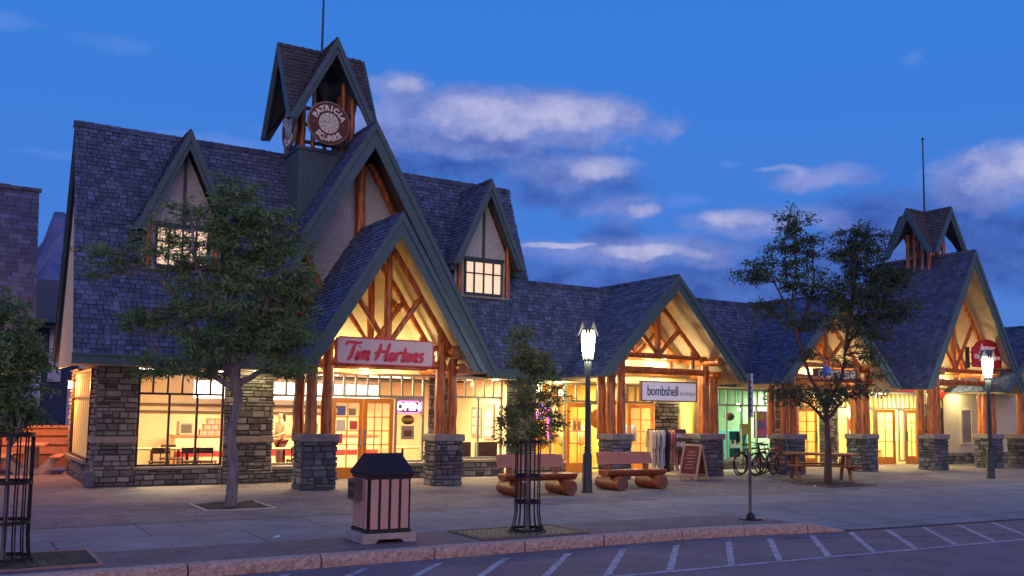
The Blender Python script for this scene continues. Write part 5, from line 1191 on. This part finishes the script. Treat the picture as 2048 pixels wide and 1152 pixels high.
paper(t, 10.34, 10.72, 1.0, 1.36, 22.63, mat('poster_cream', (.8, .75, .6), None)); paper(t, 10.42, 10.66, 1.08, 1.24, 22.624, mat('poster_brown', (.3, .15, .08), None))
b = MB(); b.prism([(10.53+.19*math.cos(R(a)), 1.52+.13*math.sin(R(a))) for a in range(0, 360, 20)], (0, 22.62, 0), (1, 0, 0), (0, 0, 1), (0, .01, 0)); b.build('roundel', mat('roundel_dark', (.12, .05, .03), None), t); paper(t, 10.37, 10.69, 1.48, 1.57, 22.618, mat('roundel_yellow', (.8, .6, .08), None))
# gift shop
t = thing('neon_cluster', 'red, white and blue neon sign in the window behind the caged sapling', 'sign', (14.75, 22.6, 1.8), world=True)
for m_, rx, rz_, z in ((NER, .24, .10, 1.80), (NEB, .17, .06, 1.66), (NEB, .13, .05, 1.97), (NEW, .14, .05, 1.80)):
    b = MB(); n = 22
    for k in range(n): a, c = 2*PI*k/n, 2*PI*(k+1)/n; b.tube([(14.72+rx*math.cos(a), 22.61, z+rz_*math.sin(a)), (14.72+rx*math.cos(c), 22.61, z+rz_*math.sin(c))], .014, 6, cap=False)
    b.build('neon_tube', m_, t)
b = MB(); b.tube([(15.02, 22.61, 1.0), (15.02, 22.61, 2.0)], .03, 6); b.tube([(15.02, 22.61, 1.75), (14.85, 22.61, 1.95)], .025, 6); b.build('neon_guitar', NEP, t)
light(t, 'neon_glow', 'POINT', (14.9, 22.2, 1.8), 5, (1, .25, .5), .05)
goods = [((.65, .12, .05), 'red jacket'), ((.85, .6, .1), 'yellow jacket'), ((.25, .12, .06), 'brown coat'), ((.1, .05, .05), 'black coat'), ((.75, .7, .6), 'cream sweater'), ((.3, .35, .2), 'green shirt'), ((.8, .45, .4), 'pink shirt'), ((.15, .18, .35), 'blue shirt')]
for i, (x, y, z, k) in enumerate(((14.75, 23.3, 1.3, 0), (15.3, 23.4, 1.25, 1), (15.9, 24.0, 1.3, 2), (17.2, 24.0, 1.3, 4), (18.35, 24.2, 1.35, 3), (18.0, 24.5, 1.4, 6), (19.3, 24.2, 1.35, 7), (16.7, 24.3, 1.3, 5), (15.1, 25.0, 1.9, 5), (16.2, 25.2, 1.95, 0), (15.6, 25.1, 2.0, 1), (17.0, 25.2, 1.9, 4), (18.9, 25.0, 1.5, 0))):
    c_, nm = goods[k]; t = thing('display_garment', nm+' on a stand inside, %s shop, %s' % ('the souvenir' if x < 17.6 else 'the boutique', ['just behind the glass', 'second stand from the left', 'behind the first orange door', 'before the open doorway', 'seen through the open doorway', 'on the left of the doorway stand', 'at the right of the room', 'in the middle of the room', 'hung high on the back left', 'hung high behind the door', 'hung high in the middle back', 'hung high on the back right', 'deep at the back right'][i]), 'clothing', (x, y, 0), RNG.uniform(0, 3), 'clothes displayed inside the shops')
    b = MB(); sphere(b, (0, 0, z-.25), .23, 1.5, 12); b.v = [(vx*1.0, vy*.6, vz) for vx, vy, vz in b.v]
    for s in (-1, 1): b.tube([(s*.17, 0, z+.0), (s*.28, .02, z-.25), (s*.27, .03, z-.5)], [.06, .05, .04], 8)
    b.build('cloth', mat('goods%d' % k, c_, tuple(q*.75 for q in c_), 8, .9), t, smooth=True); b = MB(); b.tube([(0, 0, .02), (0, 0, z+.1)], .015, 6); b.lathe((0, 0, 0), [(.18, 0), (.18, .02)], 12); b.build('stand', GALV, t)
t = thing('straw_hat', 'wide orange straw hat on the wall behind the lamp post', 'hat', (16.95, 22.85, 1.6), R(0))
b = MB(); b.lathe((0, 0, 0), [(.30, .06), (.27, 0), (.14, .0), (.12, .12), (.06, .15)], 22, ax=V((0, -1, 0))); b.build('brim', mat('straw_orange', (.8, .25, .03), (.85, .45, .08), 14, .8), t, smooth=True); b = MB(); b.lathe((0, 0, 0), [(.145, .02), (.15, .05)], 18, ax=V((0, -1, 0))); b.build('band', RED, t)
t = thing('framed_picture', 'small framed green picture hanging behind the first orange door', 'picture', (16.15, 22.75, 1.38)); b = MB(); b.box(-.16, .16, 0, .02, -.16, .16); b.build('frame', WHITE, t); b = MB(); b.box(-.10, .10, -.004, 0, -.1, .1); b.build('print', mat('print_green', (.1, .22, .15), (.4, .5, .4), 12), t)
for i, (x, z, lab) in enumerate(((14.95, 2.38, 'bright round pendant lamp at the top of the souvenir shop window'), (15.72, 2.36, 'second bright pendant lamp, above the souvenir shop door'), (22.95, 2.12, 'upper of two small round pendant lamps in the green shop'), (23.0, 1.95, 'lower of two small round pendant lamps in the green shop'))):
    t = thing('pendant_lamp', lab, 'lamp', (x, 23.0 if i < 2 else 22.9, z), 0, 'pendant lamps behind the shop windows'); b = MB(); sphere(b, (0, 0, 0), .11 if i < 2 else .06, .8, 10); b.build('bulb', BULB, t, smooth=True); b = MB(); b.tube([(0, 0, .08), (0, 0, 2.7-z)], .005, 5); b.build('cord', BLACK, t)
# green shop
def poster(x0, x1, z0, z1, m_, lab, extra=None):
    t = thing('window_poster', lab, 'poster', ((x0+x1)/2, 22.64, z0), world=True); paper(t, x0, x1, z0, z1, 22.64, m_)
    if extra:
        for q in extra: paper(t, *q[:4], 22.632, q[4])
P_PK = mat('poster_pink', (.75, .12, .38), (.35, .2, .75), 1.6, .5); P_W = mat('poster_white', (.75, .76, .68), None); P_Y = mat('poster_yellow', (.8, .65, .15), None); P_B = mat('poster_blue', (.1, .35, .6), None)
poster(23.42, 24.05, 1.0, 1.92, P_PK, 'pink and purple window poster beside the stone-based porch', [(23.5, 23.95, 1.08, 1.28, mat('poster_rose', (.85, .25, .45), None)), (23.45, 23.9, 1.62, 1.84, P_Y), (23.55, 23.85, 1.38, 1.52, P_B)])
poster(20.75, 21.25, .95, 1.92, P_W, 'white poster with red dots at the left of the green shop', [(20.85, 20.98, 1.5, 1.63, RED), (21.02, 21.15, 1.7, 1.83, RED), (20.9, 21.0, 1.25, 1.35, RED)])
poster(22.75, 23.15, 1.12, 1.48, P_Y, 'cream paper bag poster in the middle of the green shop window')
poster(24.1, 24.18, 1.1, 1.7, RED, 'thin red poster at the right end of the green shop window')
for i, (x, y, z, w_, h_, c_, lab) in enumerate(((22.3, 24, 0, 1.2, .9, (.45, .22, .08), 'low orange wooden display counter in the green shop'), (24.0, 24.2, 0, .9, 1.2, (.05, .3, .35), 'teal barrel display in the green shop'), (21.3, 25.5, 0, 1.0, 2.0, (.3, .2, .1), 'tall brown shelf at the back left of the green shop'), (23.3, 25.8, 0, 1.6, 1.9, (.12, .32, .28), 'wide dark teal shelf at the back of the green shop'))):
    t = thing('shop_shelf', lab, 'shelf', (x, y, .012)); m_ = mat('shelf%d' % i, c_, tuple(k*.7 for k in c_), 6)
    b = MB(); b.box(-w_/2, -w_/2+.04, -.25, .25, 0, h_); b.box(w_/2-.04, w_/2, -.25, .25, 0, h_); b.box(-w_/2+.04, w_/2-.04, .21, .25, 0, h_); n = max(2, int(h_/.4))
    for k in range(n+1): b.box(-w_/2+.04, w_/2-.04, -.25, .21, k*(h_-.03)/n, k*(h_-.03)/n+.03)
    b.build('carcass', m_, t)
    b = MB(); 
    for k in range(n):
        x0 = -w_/2+.08
        while x0 < w_/2-.15: ww = random.uniform(.06, .14); b.box(x0, x0+ww, -.2, .1, k*(h_-.03)/n+.031, k*(h_-.03)/n+random.uniform(.12, .30)); x0 += ww+.02
    b.build('jars', mat('jar_mix%d' % i, (.7, .25, .2), (.2, .5, .55), 5, .4), t)
t = thing('teddy_disc', 'round dark brown wreath hanging in the green shop window', 'wreath', (22.35, 22.7, 1.72)); b = MB(); sphere(b, (0, 0, 0), .18, .8, 14); b.build('wreath', mat('dark_wreath', (.06, .035, .02), (.12, .06, .03), 20), t, smooth=True); b = MB(); b.tube([(0, 0, .14), (0, 0, .9)], .005, 5); b.build('cord', BLACK, t)
# dining chairs in the eatery doorway
for i, (x, y) in enumerate(((30.75, 23.4), (31.1, 23.9))):
    cafe_chair((x, y, .012), .5+i, ['dark chair just inside the open restaurant doorway', 'dark chair deeper inside the open restaurant doorway'][i], ch)

# person standing at the counter
def skin(name, pts, edges, rad, m, parent, sub=1):
    me = bpy.data.meshes.new(name); me.from_pydata(pts, edges, []); o = bpy.data.objects.new(name, me); COL.objects.link(o)
    md = o.modifiers.new('skin', 'SKIN'); me.skin_vertices.new() if not me.skin_vertices else None
    for i, r_ in enumerate(rad): me.skin_vertices[0].data[i].radius = (r_, r_) if not isinstance(r_, tuple) else r_
    me.skin_vertices[0].data[0].use_root = True
    s_ = o.modifiers.new('sub', 'SUBSURF'); s_.levels = sub; s_.render_levels = sub
    me.materials.append(m); o.parent = parent; md.use_smooth_shade = True; return o
def person():
    t = thing('person', 'person with a dark ponytail in a pale jacket standing at the café counter', 'person', (7.80, 24.9, .012), R(90))
    SK = mat('skin', (.34, .19, .12), (.37, .21, .14), 8, .6)
    # local: faces -Y rotated by 90deg -> faces +X... mirrored to face left
    P_ = [(0, 0, .92), (0, .01, 1.10), (0, .015, 1.32), (0, .0, 1.40), (0, -.02, 1.47), (0, -.03, 1.56), (0, -.025, 1.64)]
    r_ = [(.14, .10), (.125, .09), (.15, .09), (.06, .055), (.052, .05), (.078, .088), (.06, .07)]
    E_ = [(0, 1), (1, 2), (2, 3), (3, 4), (4, 5), (5, 6)]
    for s in (-1, 1):
        n = len(P_); P_ += [(s*.17, .01, 1.34), (s*.21, .0, 1.10), (s*.16, -.20, 1.02), (s*.15, -.27, 1.03)]; r_ += [.05, .042, .032, .028]; E_ += [(2, n), (n, n+1), (n+1, n+2), (n+2, n+3)]
        h = n+3
        for k in range(5):
            m_ = len(P_); dx = (k-2)*.018; L_ = (.05, .07, .08, .075, .055)[k]; P_ += [(s*.15+dx, -.30, 1.03-.004*abs(k-2)), (s*.15+dx*1.15, -.30-L_*.6, 1.015)]; r_ += [.010, .008]; E_ += [(h, m_), (m_, m_+1)]
        n = len(P_); P_ += [(s*.095, 0, .86), (s*.10, -.01, .48), (s*.10, .03, .08), (s*.10, -.12, .035)]; r_ += [.085, .055, .036, .035]; E_ += [(0, n), (n, n+1), (n+1, n+2), (n+2, n+3)]
    skin('body', P_, E_, r_, SK, t)
    n_ = MB(); n_.tube([(0, -.115, 1.575), (0, -.135, 1.548)], [.010, .014], 6); n_.build('nose', SK, t, smooth=True)
    e_ = MB()
    for s in (-1, 1): sphere(e_, (s*.03, -.104, 1.585), .009, 1, 8)
    e_.build('eyes', BLACK, t)
    J = [(0, .01, 1.0), (0, .015, 1.15), (0, .015, 1.35), (0, 0, 1.41)]; jr = [(.165, .125), (.15, .115), (.165, .105), (.07, .065)]; je = [(0, 1), (1, 2), (2, 3)]
    for s in (-1, 1): n = len(J); J += [(s*.18, .01, 1.34), (s*.215, 0, 1.10), (s*.165, -.18, 1.03)]; jr += [.062, .055, .045]; je += [(2, n), (n, n+1), (n+1, n+2)]
    skin('jacket', J, je, jr, mat('pale_jacket', (.26, .21, .14), None, rough=.9), t)
    T = [(0, 0, .93)]; tr = [(.16, .12)]; te = []
    for s in (-1, 1): n = len(T); T += [(s*.095, 0, .84), (s*.10, -.01, .48), (s*.10, .03, .10)]; tr += [.10, .07, .058]; te += [(0, n), (n, n+1), (n+1, n+2)]
    skin('trousers', T, te, tr, mat('dark_trousers', (.08, .03, .04), None, rough=.9), t)
    skin('hair', [(0, .0, 1.63), (0, .06, 1.58), (0, .10, 1.50), (0, .11, 1.38)], [(0, 1), (1, 2), (2, 3)], [(.082, .085), .075, .04, .025], mat('dark_hair', (.02, .012, .01), None, rough=.6), t)
    t.rotation_euler = (0, 0, R(-75))
person()

# ================================================================== PATIO at the left
OW = mat('orange_stained_wood', (.50, .20, .08), (.62, .28, .12), 5, .6, .15)
CT = mat('cast_concrete', (.42, .34, .26), (.5, .42, .33), 7, .9, .3)
def concrete_picnic(loc, rz, label):
    t = thing('patio_table', label, 'picnic table', loc, rz, 'picnic tables on the patio')
    b = MB(); b.box(-.9, .9, -.35, .35, .70, .76); b.build('tabletop', OW, t, bevel=.01)
    for s in (-1, 1): b = MB(); b.box(-.9, .9, s*.62-.13, s*.62+.13, .41, .46); b.build('seat', OW, t, bevel=.01)
    for x in (-.55, .55): b = MB(); b.prism([(-.70, .40), (-.30, .0), (.30, .0), (.70, .40), (.45, .40), (.2, .14), (-.2, .14), (-.45, .40)], (x-.06, 0, 0), (0, 1, 0), (0, 0, 1), (.12, 0, 0)); b.box(x-.06, x+.06, -.12, .12, .14, .7); b.build('pedestal', CT, t)
concrete_picnic((1.95, 27.3, 0), R(80), 'orange-lit picnic table on the patio nearest the stone wall')
concrete_picnic((.7, 28.3, 0), R(70), 'orange-lit picnic table on the patio behind the left tree')
t = thing('patio_fence', 'low orange-lit timber rail fence behind the patio tables', 'fence', (0, 30.2, 0), world=True)
for z in (.35, .62, .88): b = MB(); b.box(-6, 3.6, 30.2, 30.26, z, z+.2); b.build('board', OW, t)
b = MB(); b.box(-6, 3.6, 30.27, 30.35, 0, 1.09); b.build('panel', mat('reddish_board', (.28, .10, .05), (.36, .14, .07), 5, .8), t)
b = MB(); b.box(-6, 3.6, 30.12, 30.32, 1.10, 1.18); b.build('top_rail', OW, t)
for x in (-4, -2, 0, 1.6, 3.2): b = MB(); b.box(x, x+.12, 30.36, 30.46, 0, 1.1); b.build('post', OW, t)
b = MB(); b.box(2.62, 2.8, 26.35, 27.2, 0, 2.62)
cw = swall(hall, (2.8, 27.2, 0), (0, -1, 0), (-1, 0, 0), .65, 2.62)
t = thing('wall_lamp', 'glowing orange wall lamp on the corner of the tall building', 'wall lamp', (2.66, 26.2, 2.3))
b = MB(); b.tube([(0, 0, -.09), (0, 0, .09)], .05, 10); b.build('lamp_glass', mat('orange_lamp_glass', (1, .6, .3), None, emis=(1, .55, .22), est=14), t, smooth=True); b = MB(); b.box(-.06, .14, -.06, .06, .09, .12); b.build('bracket', BLACK, t)
light(t, 'patio_light', 'POINT', (-.25, .1, 0), 260, (1, .33, .09), .08)
light(t, 'patio_light', 'POINT', (-1.6, 2.0, .25), 220, (1, .33, .09), .08)

# ================================================================== TREES
def tree(name, label, loc, trunk, limbs, ells, leafm, barkm, leaf=(.05, .10), per=70, cl=.26, tr=(.12, .05), seed=1, depth=None, droop=.5, wr=.28):
    rng = np.random.default_rng(seed); t = thing(name, label, 'tree', loc)
    L3 = np.array([Rh.x, Rh.y, 0.]); D3 = np.array([Fh.x, Fh.y, 0.]); Z3 = np.array([0, 0, 1.])
    tb_ = MB(); base = V(loc)
    P3 = lambda l, z, d=0: V(tuple(L3*l + D3*d + Z3*z))
    tk = [P3(*q) for q in trunk]; n = len(tk)
    rad = [tr[0]*1.35]+[tr[0]+(tr[1]-tr[0])*i/(n-1) for i in range(1, n)]
    tb_.tube([tk[0]]+[tk[0].lerp(tk[1], .25)]+tk[1:], [rad[0]]+[tr[0]*1.03]+rad[1:], 10, wob=.10)
    nodes = [(p, rad[i]) for i, p in enumerate(tk) if p.z > trunk[-1][1]*.75 or i >= n-2]
    for lb in limbs:
        pp = [P3(*q[:3]) if len(q) > 2 else P3(*q) for q in lb]; m_ = len(pp); r0 = tr[1]*.95
        fine = []
        for i in range(m_-1):
            for k in range(4): fine.append(pp[i].lerp(pp[i+1], k/4)+V(tuple(rng.normal(0, .02, 3)))*(1 if i+k else 0))
        fine.append(pp[-1]); rr = [r0*(1-.78*i/(len(fine)-1)) for i in range(len(fine))]
        tb_.tube(fine, rr, 7, wob=.08); nodes += [(p, rr[i]) for i, p in enumerate(fine)]
    tb_.build('trunk', barkm, t, smooth=True)
    br = MB(); LV, LT = [], []
    for (el, ez, rl, rz_, cnt) in ells:
        rd = depth if depth else max(rl, .35)
        for _ in range(cnt):
            while True:
                u = rng.uniform(-1, 1, 3)
                if np.dot(u, u) < 1: break
            c = V(tuple(L3*(el+u[0]*rl) + D3*(u[1]*rd) + Z3*(ez+u[2]*rz_)))
            best = min(nodes, key=lambda q: (q[0]-c).length + (1.2 if q[0].z > c.z+.1 else 0)*.6)
            a = best[0]; mid = a.lerp(c, .5)+V((0, 0, .12*(c-a).length)); pts = []
            for k in range(6):
                s_ = k/5; pts.append(a*(1-s_)**2+mid*2*s_*(1-s_)+c*s_*s_+V(tuple(rng.normal(0, .012, 3)))*(k > 0))
            r0 = min(best[1]*.6, .018); br.tube(pts, [r0*(1-.8*k/5)+.002 for k in range(6)], 5, cap=False)
            tone = float(np.clip(rng.normal(.5, .22), 0, 1)); n_l = int(per*rng.uniform(.5, 1.3))
            # leaf sprays round a few twigs
            for tw in range(5):
                d = rng.normal(0, 1, 3); d[2] = abs(d[2])*.4-droop*.35; d /= np.linalg.norm(d); tl = cl*rng.uniform(.7, 1.7); e = c+V(tuple(d*tl))
                br.tube([c, c.lerp(e, .5)+V((0, 0, .02)), e], [.004, .003, .0015], 4, cap=False)
                k = n_l//5; s_ = rng.uniform(.15, 1.05, k); pos = np.array(c)[None]+d[None]*tl*s_[:, None]+rng.normal(0, cl*.13, (k, 3))
                ax = d[None]*.7+rng.normal(0, .6, (k, 3)); ax[:, 2] -= droop*.5; ax /= np.linalg.norm(ax, axis=1)[:, None]
                sd_ = np.cross(ax, rng.normal(0, 1, (k, 3))); sd_ /= np.linalg.norm(sd_, axis=1)[:, None]
                ln_ = rng.uniform(leaf[0], leaf[1], k)[:, None]; w_ = ln_*wr*.5
                q = np.stack([pos, pos+ax*ln_*.45+sd_*w_, pos+ax*ln_, pos+ax*ln_*.45-sd_*w_], 1); LV.append(q); LT.append(np.clip(tone+rng.normal(0, .12, k), 0, 1))
    bo = br.build('branches', barkm, t)
    Q = np.concatenate(LV); T_ = np.concatenate(LT); k = len(Q)
    me = bpy.data.meshes.new('crown'); me.vertices.add(4*k); me.vertices.foreach_set('co', Q.reshape(-1)); me.loops.add(4*k); me.loops.foreach_set('vertex_index', np.arange(4*k)); me.polygons.add(k)
    me.polygons.foreach_set('loop_start', np.arange(0, 4*k, 4)); me.update(calc_edges=True)
    at = me.attributes.new('tone', 'FLOAT', 'FACE'); at.data.foreach_set('value', T_); me.materials.append(leafm)
    o = bpy.data.objects.new('crown', me); COL.objects.link(o); o.parent = t; o['_n'] = k; return t
tree('street_tree', 'large leafy street tree in front of the dark-framed café window', (4.49, 17.12, 0),
     [(0, 0), (.02, .7), (-.06, 1.3), (.05, 1.9), (-.02, 2.45)],
     [[(-.02, 2.4, 0), (-.15, 3.2, .05), (-.1, 4.2, 0), (-.2, 5.6, .1)], [(-.02, 2.42, 0), (.35, 3.1, -.1), (.7, 4.0, -.2), (.8, 4.9, 0)], [(-.02, 2.3, 0), (-.6, 2.95, .2), (-1.3, 3.9, .1), (-1.9, 4.5, 0)], [(0, 2.5, 0), (-.35, 3.4, -.3), (-.8, 4.6, -.3), (-.9, 5.4, -.2)], [(.0, 2.2, 0), (.5, 2.5, .2), (.95, 2.9, .3)], [(-.02, 2.15, 0), (-.5, 2.35, -.1), (-1.3, 2.5, -.1)], [(0, 2.45, 0), (.1, 3.2, .6), (.3, 4.0, .8)]],
     [(-0.2, 5.8, 0.26, 0.36, 12), (-0.13, 5.18, 0.65, 0.42, 24), (-0.84, 5.4, 0.40, 0.3, 6), (-1.42, 4.88, 0.56, 0.3, 9), (-2.3, 4.63, 0.6, 0.26, 8), (-2.6, 4.25, 0.37, 0.2, 5), (-0.56, 4.42, 0.93, 0.47, 34), (0.53, 5.0, 0.47, 0.42, 18), (0.89, 4.16, 0.46, 0.56, 26), (-0.07, 3.68, 1.11, 0.56, 52), (0.92, 3.32, 0.42, 0.46, 22), (-1.36, 3.56, 0.65, 0.37, 12), (-1.81, 3.37, 0.46, 0.28, 5), (-0.04, 2.93, 1.02, 0.42, 38), (-0.85, 2.55, 0.83, 0.22, 14), (0.81, 2.53, 0.55, 0.2, 10), (-1.49, 2.4, 0.4, 0.12, 5), (1.12, 4.16, 0.23, 0.23, 5)],
     LEAF, BARK, (.07, .14), 140, .27, (.10, .075), 3, wr=.22)
tree('street_tree', 'tall forked street tree in front of the third porch, dark against the sky', (19.71, 16.46, 0),
     [(0, 0), (.02, .8), (0, 1.5), (-.02, 2.0)],
     [[(-.02, 1.95, 0), (-.35, 2.7, 0), (-.62, 3.4, .1), (-.85, 4.5, .1), (-.75, 5.8, 0), (-.78, 7.1, 0)], [(0, 1.95, 0), (.35, 2.8, -.1), (.55, 3.6, 0), (.75, 4.8, .1), (.95, 6.2, .1)], [(-.6, 3.4, 0), (-1.0, 4.5, -.2), (-1.5, 5.5, -.2)], [(-.7, 4.0, 0), (-.3, 5.0, .2), (-.2, 6.2, .2)], [(.55, 3.6, 0), (1.1, 4.4, .2), (1.9, 5.3, .2)], [(.5, 3.4, 0), (.5, 4.5, -.4), (.6, 5.5, -.5)], [(0, 1.7, 0), (.5, 2.2, .2), (1.1, 2.5, .2)], [(0, 1.6, 0), (-.5, 2.1, -.2), (-1.2, 2.4, -.2)]],
     [(-0.78, 6.86, 0.34, 0.40, 10), (-0.98, 6.18, 0.60, 0.5, 16), (-0.38, 6.19, 0.36, 0.45, 9), (-1.46, 5.64, 0.8, 0.4, 13), (-1.99, 5.43, 0.37, 0.2, 5), (-0.66, 5.25, 0.6, 0.55, 15), (1.02, 6.48, 0.6, 0.38, 19), (0.68, 5.94, 0.6, 0.56, 24), (1.27, 5.41, 0.66, 0.6, 24), (0.66, 5.0, 0.93, 0.55, 26), (2.0, 5.42, 0.51, 0.37, 12), (1.72, 4.75, 0.6, 0.46, 15), (-0.15, 4.32, 0.79, 0.45, 12), (-1.2, 4.57, 0.66, 0.4, 9), (1.18, 4.21, 0.7, 0.45, 15), (0.9, 3.5, 0.6, 0.4, 6), (-0.7, 3.4, 0.5, 0.35, 4), (-0.96, 2.46, 0.7, 0.25, 12), (0.61, 2.35, 0.79, 0.3, 12), (-0.18, 2.21, 1.1, 0.28, 10), (1.14, 2.62, 0.5, 0.35, 7), (0.36, 3.0, 0.5, 0.4, 3)],
     LEAF2, BARKD, (.09, .16), 88, .30, (.10, .055), 5, droop=.9, wr=.25)
tree('young_tree', 'slim leafy sapling growing out of the black cage near the litter bin', (7.42, 11.70, 0),
     [(0, 0), (.01, .6), (-.01, 1.2), (0, 1.7), (-.03, 2.4)],
     [[(0, 1.35, 0), (-.12, 2.0, .05), (-.1, 2.95, 0)], [(0, 1.3, 0), (.18, 1.8, 0), (.22, 2.4, .05)], [(0, 1.4, 0), (.25, 1.7, .1)], [(0, 1.3, 0), (-.25, 1.6, -.05)]],
     [(-0.11, 2.9, 0.12, 0.2, 10), (-0.03, 2.56, 0.22, 0.22, 17), (0.16, 2.38, 0.3, 0.26, 20), (-0.02, 2.04, 0.28, 0.3, 17), (0.28, 1.97, 0.24, 0.24, 11), (-0.12, 1.59, 0.28, 0.24, 12), (0.18, 1.49, 0.24, 0.2, 10), (-0.35, 1.59, 0.13, 0.2, 7), (-0.31, 1.35, 0.16, 0.10, 6), (0.35, 1.67, 0.12, 0.18, 6)],
     LEAF3, BARK, (.055, .10), 70, .13, (.022, .014), 9, depth=.22, wr=.24)
tree('young_tree', 'bushy young tree in a cage, cut off by the left edge of the view', (.62, 11.88, 0),
     [(0, 0), (.01, .7), (-.01, 1.3), (.02, 1.9), (0, 2.6)],
     [[(0, 1.35, 0), (-.2, 2.0, .05), (-.25, 2.95, 0)], [(0, 1.3, 0), (.2, 1.8, 0), (.25, 2.4, .05)], [(0, 1.4, 0), (-.4, 1.9, .1), (-.6, 2.6, .1)], [(0, 1.3, 0), (.1, 1.6, -.05), (.1, 2.2, -.15)]],
     [(-0.2, 2.95, 0.2, 0.22, 12), (-0.07, 2.6, 0.27, 0.26, 22), (-0.1, 2.28, 0.38, 0.28, 32), (0.2, 2.2, 0.2, 0.2, 15), (-0.08, 1.89, 0.42, 0.25, 32), (0.14, 1.67, 0.2, 0.18, 12), (-0.17, 1.56, 0.28, 0.15, 14), (-0.44, 2.39, 0.28, 0.5, 22)],
     LEAF, BARK, (.05, .09), 90, .12, (.025, .017), 11, depth=.35)
# grass in the planting bed
gb = MB()
for _ in range(450):
    x, y = random.uniform(-.6, 1.4), random.uniform(11.5, 12.5)
    if random.random() > .3+.7*math.sin(x*3+y*2)**2: continue
    h = random.uniform(.02, .06); a = random.random()*6; dx, dy = .006*math.cos(a), .006*math.sin(a); lx, ly = random.uniform(-.02, .02), random.uniform(-.02, .02)
    gb.add([(x-dx, y-dy, .02), (x+dx, y+dy, .02), (x+lx, y+ly, .02+h)], ((0, 1, 2),), random.random())
tag(gb.build('grass', LEAF), 'thin grass growing in the planting bed at the left edge', 'grass', kind='stuff')
# far trees behind the left gap
for i, (x, y, h) in enumerate(((2.6, 60, 3.2), (6.0, 75, 5.2))):
    pass
for (x, y, s_, lab) in ((6.35, 16.0, .02, 'white scrap of paper on the concrete walk in front of the café'), (18.9, 16.2, .03, 'white paper scrap near the foot of the picnic table')):
    b = MB(); x2 = 1.95*1 if x < 7 else x; b.add([(0, 0, .004), (.09, .02, .006), (.10, .07, .03), (.02, .08, .012)], ((0, 1, 2, 3),)); o = b.build('paper_scrap', WHITE); o.location = (3.95, 12.75, .002) if x < 7 else (x, y, .002); tag(o, lab, 'litter')

# fallen leaves on the paving
lb = MB()
for (cx, cy, sp, n) in ((4.5, 16.5, 1.6, 90), (7.4, 11.9, .8, 40), (19.6, 16.3, 1.8, 90), (9, 12.2, 3.5, 40), (4, 12.6, 3, 30)):
    for _ in range(n):
        x, y = random.gauss(cx, sp), random.gauss(cy, sp*.5)
        if not 11.2 < y < 19.5: continue
        z = .006 if (y > 11.2 and x < 12) or y > 15 else .02; a = random.random()*6; c, s_ = math.cos(a)*.035, math.sin(a)*.035
        lb.quad((x-c, y-s_, z+.004), (x+s_*.3, y-c*.3, z+.01), (x+c, y+s_, z+.005), (x-s_*.3, y+c*.3, z+.008), random.random())
tag(lb.build('fallen_leaves', mat('dry_leaf', (.10, .06, .02), (.22, .17, .05), 5, .9, tone=.7)), 'dry fallen leaves scattered on the paving', 'leaves', kind='stuff')

# hairline cracks and gum spots on the walk and plaza
CRK = mat('crack_dark', (.03, .028, .03), None, rough=1)
for (x, y, L_, a) in ((3.1, 15.6, 1.6, .2), (6.6, 14.2, 1.3, -.9), (9.6, 16.0, 1.9, -.5), (11.2, 13.4, 2.2, .5), (15.6, 13.0, 2.5, -.3), (18.2, 14.6, 2.2, .4), (1.9, 17.6, 1.6, .9), (22.0, 15.2, 2.6, .1)):
    c = MB(); px_, py_ = x, y; n = 14
    for k in range(n):
        aa = a+random.uniform(-.7, .7); nx, ny = px_+math.cos(aa)*L_/n, py_+math.sin(aa)*L_/n; w_ = random.uniform(.004, .010); zz = .0025
        if not (x > 12 and ny < 15.1): c.quad((px_, py_-w_, zz), (nx, ny-w_, zz), (nx, ny+w_, zz), (px_, py_+w_, zz))
        px_, py_ = nx, ny
    if c.v: o = c.build('paving_crack', CRK); o['kind'] = 'structure'
st = MB()
for _ in range(420):
    x, y = random.uniform(-1, 27), random.uniform(12.6, 19.4)
    if x > 12 and y < 15.2: continue
    r_ = random.uniform(.012, .032); st.add([(x+r_*math.cos(k)*random.uniform(.7, 1.2), y+r_*math.sin(k)*random.uniform(.7, 1.2), .0028) for k in (0, 1, 2, 3, 4, 5)], ((0, 1, 2, 3, 4, 5),))
tag(st.build('gum_spots', mat('gum', (.09, .085, .09), (.16, .15, .15), 9, .9)), 'dark gum spots trodden into the paving', 'gum spots', kind='stuff')
sa = MB()
for _ in range(500):
    x, y = random.uniform(1, 20), random.uniform(7, 10.6); r_ = random.uniform(.006, .018); sa.add([(x+r_*math.cos(k*1.25), y+r_*math.sin(k*1.25), -.134) for k in range(5)], ((0, 1, 2, 3, 4),))
tag(sa.build('grit', mat('grit', (.35, .32, .30), (.5, .46, .42), 9, .9)), 'pale grit scattered on the road by the kerb', 'grit', kind='stuff')
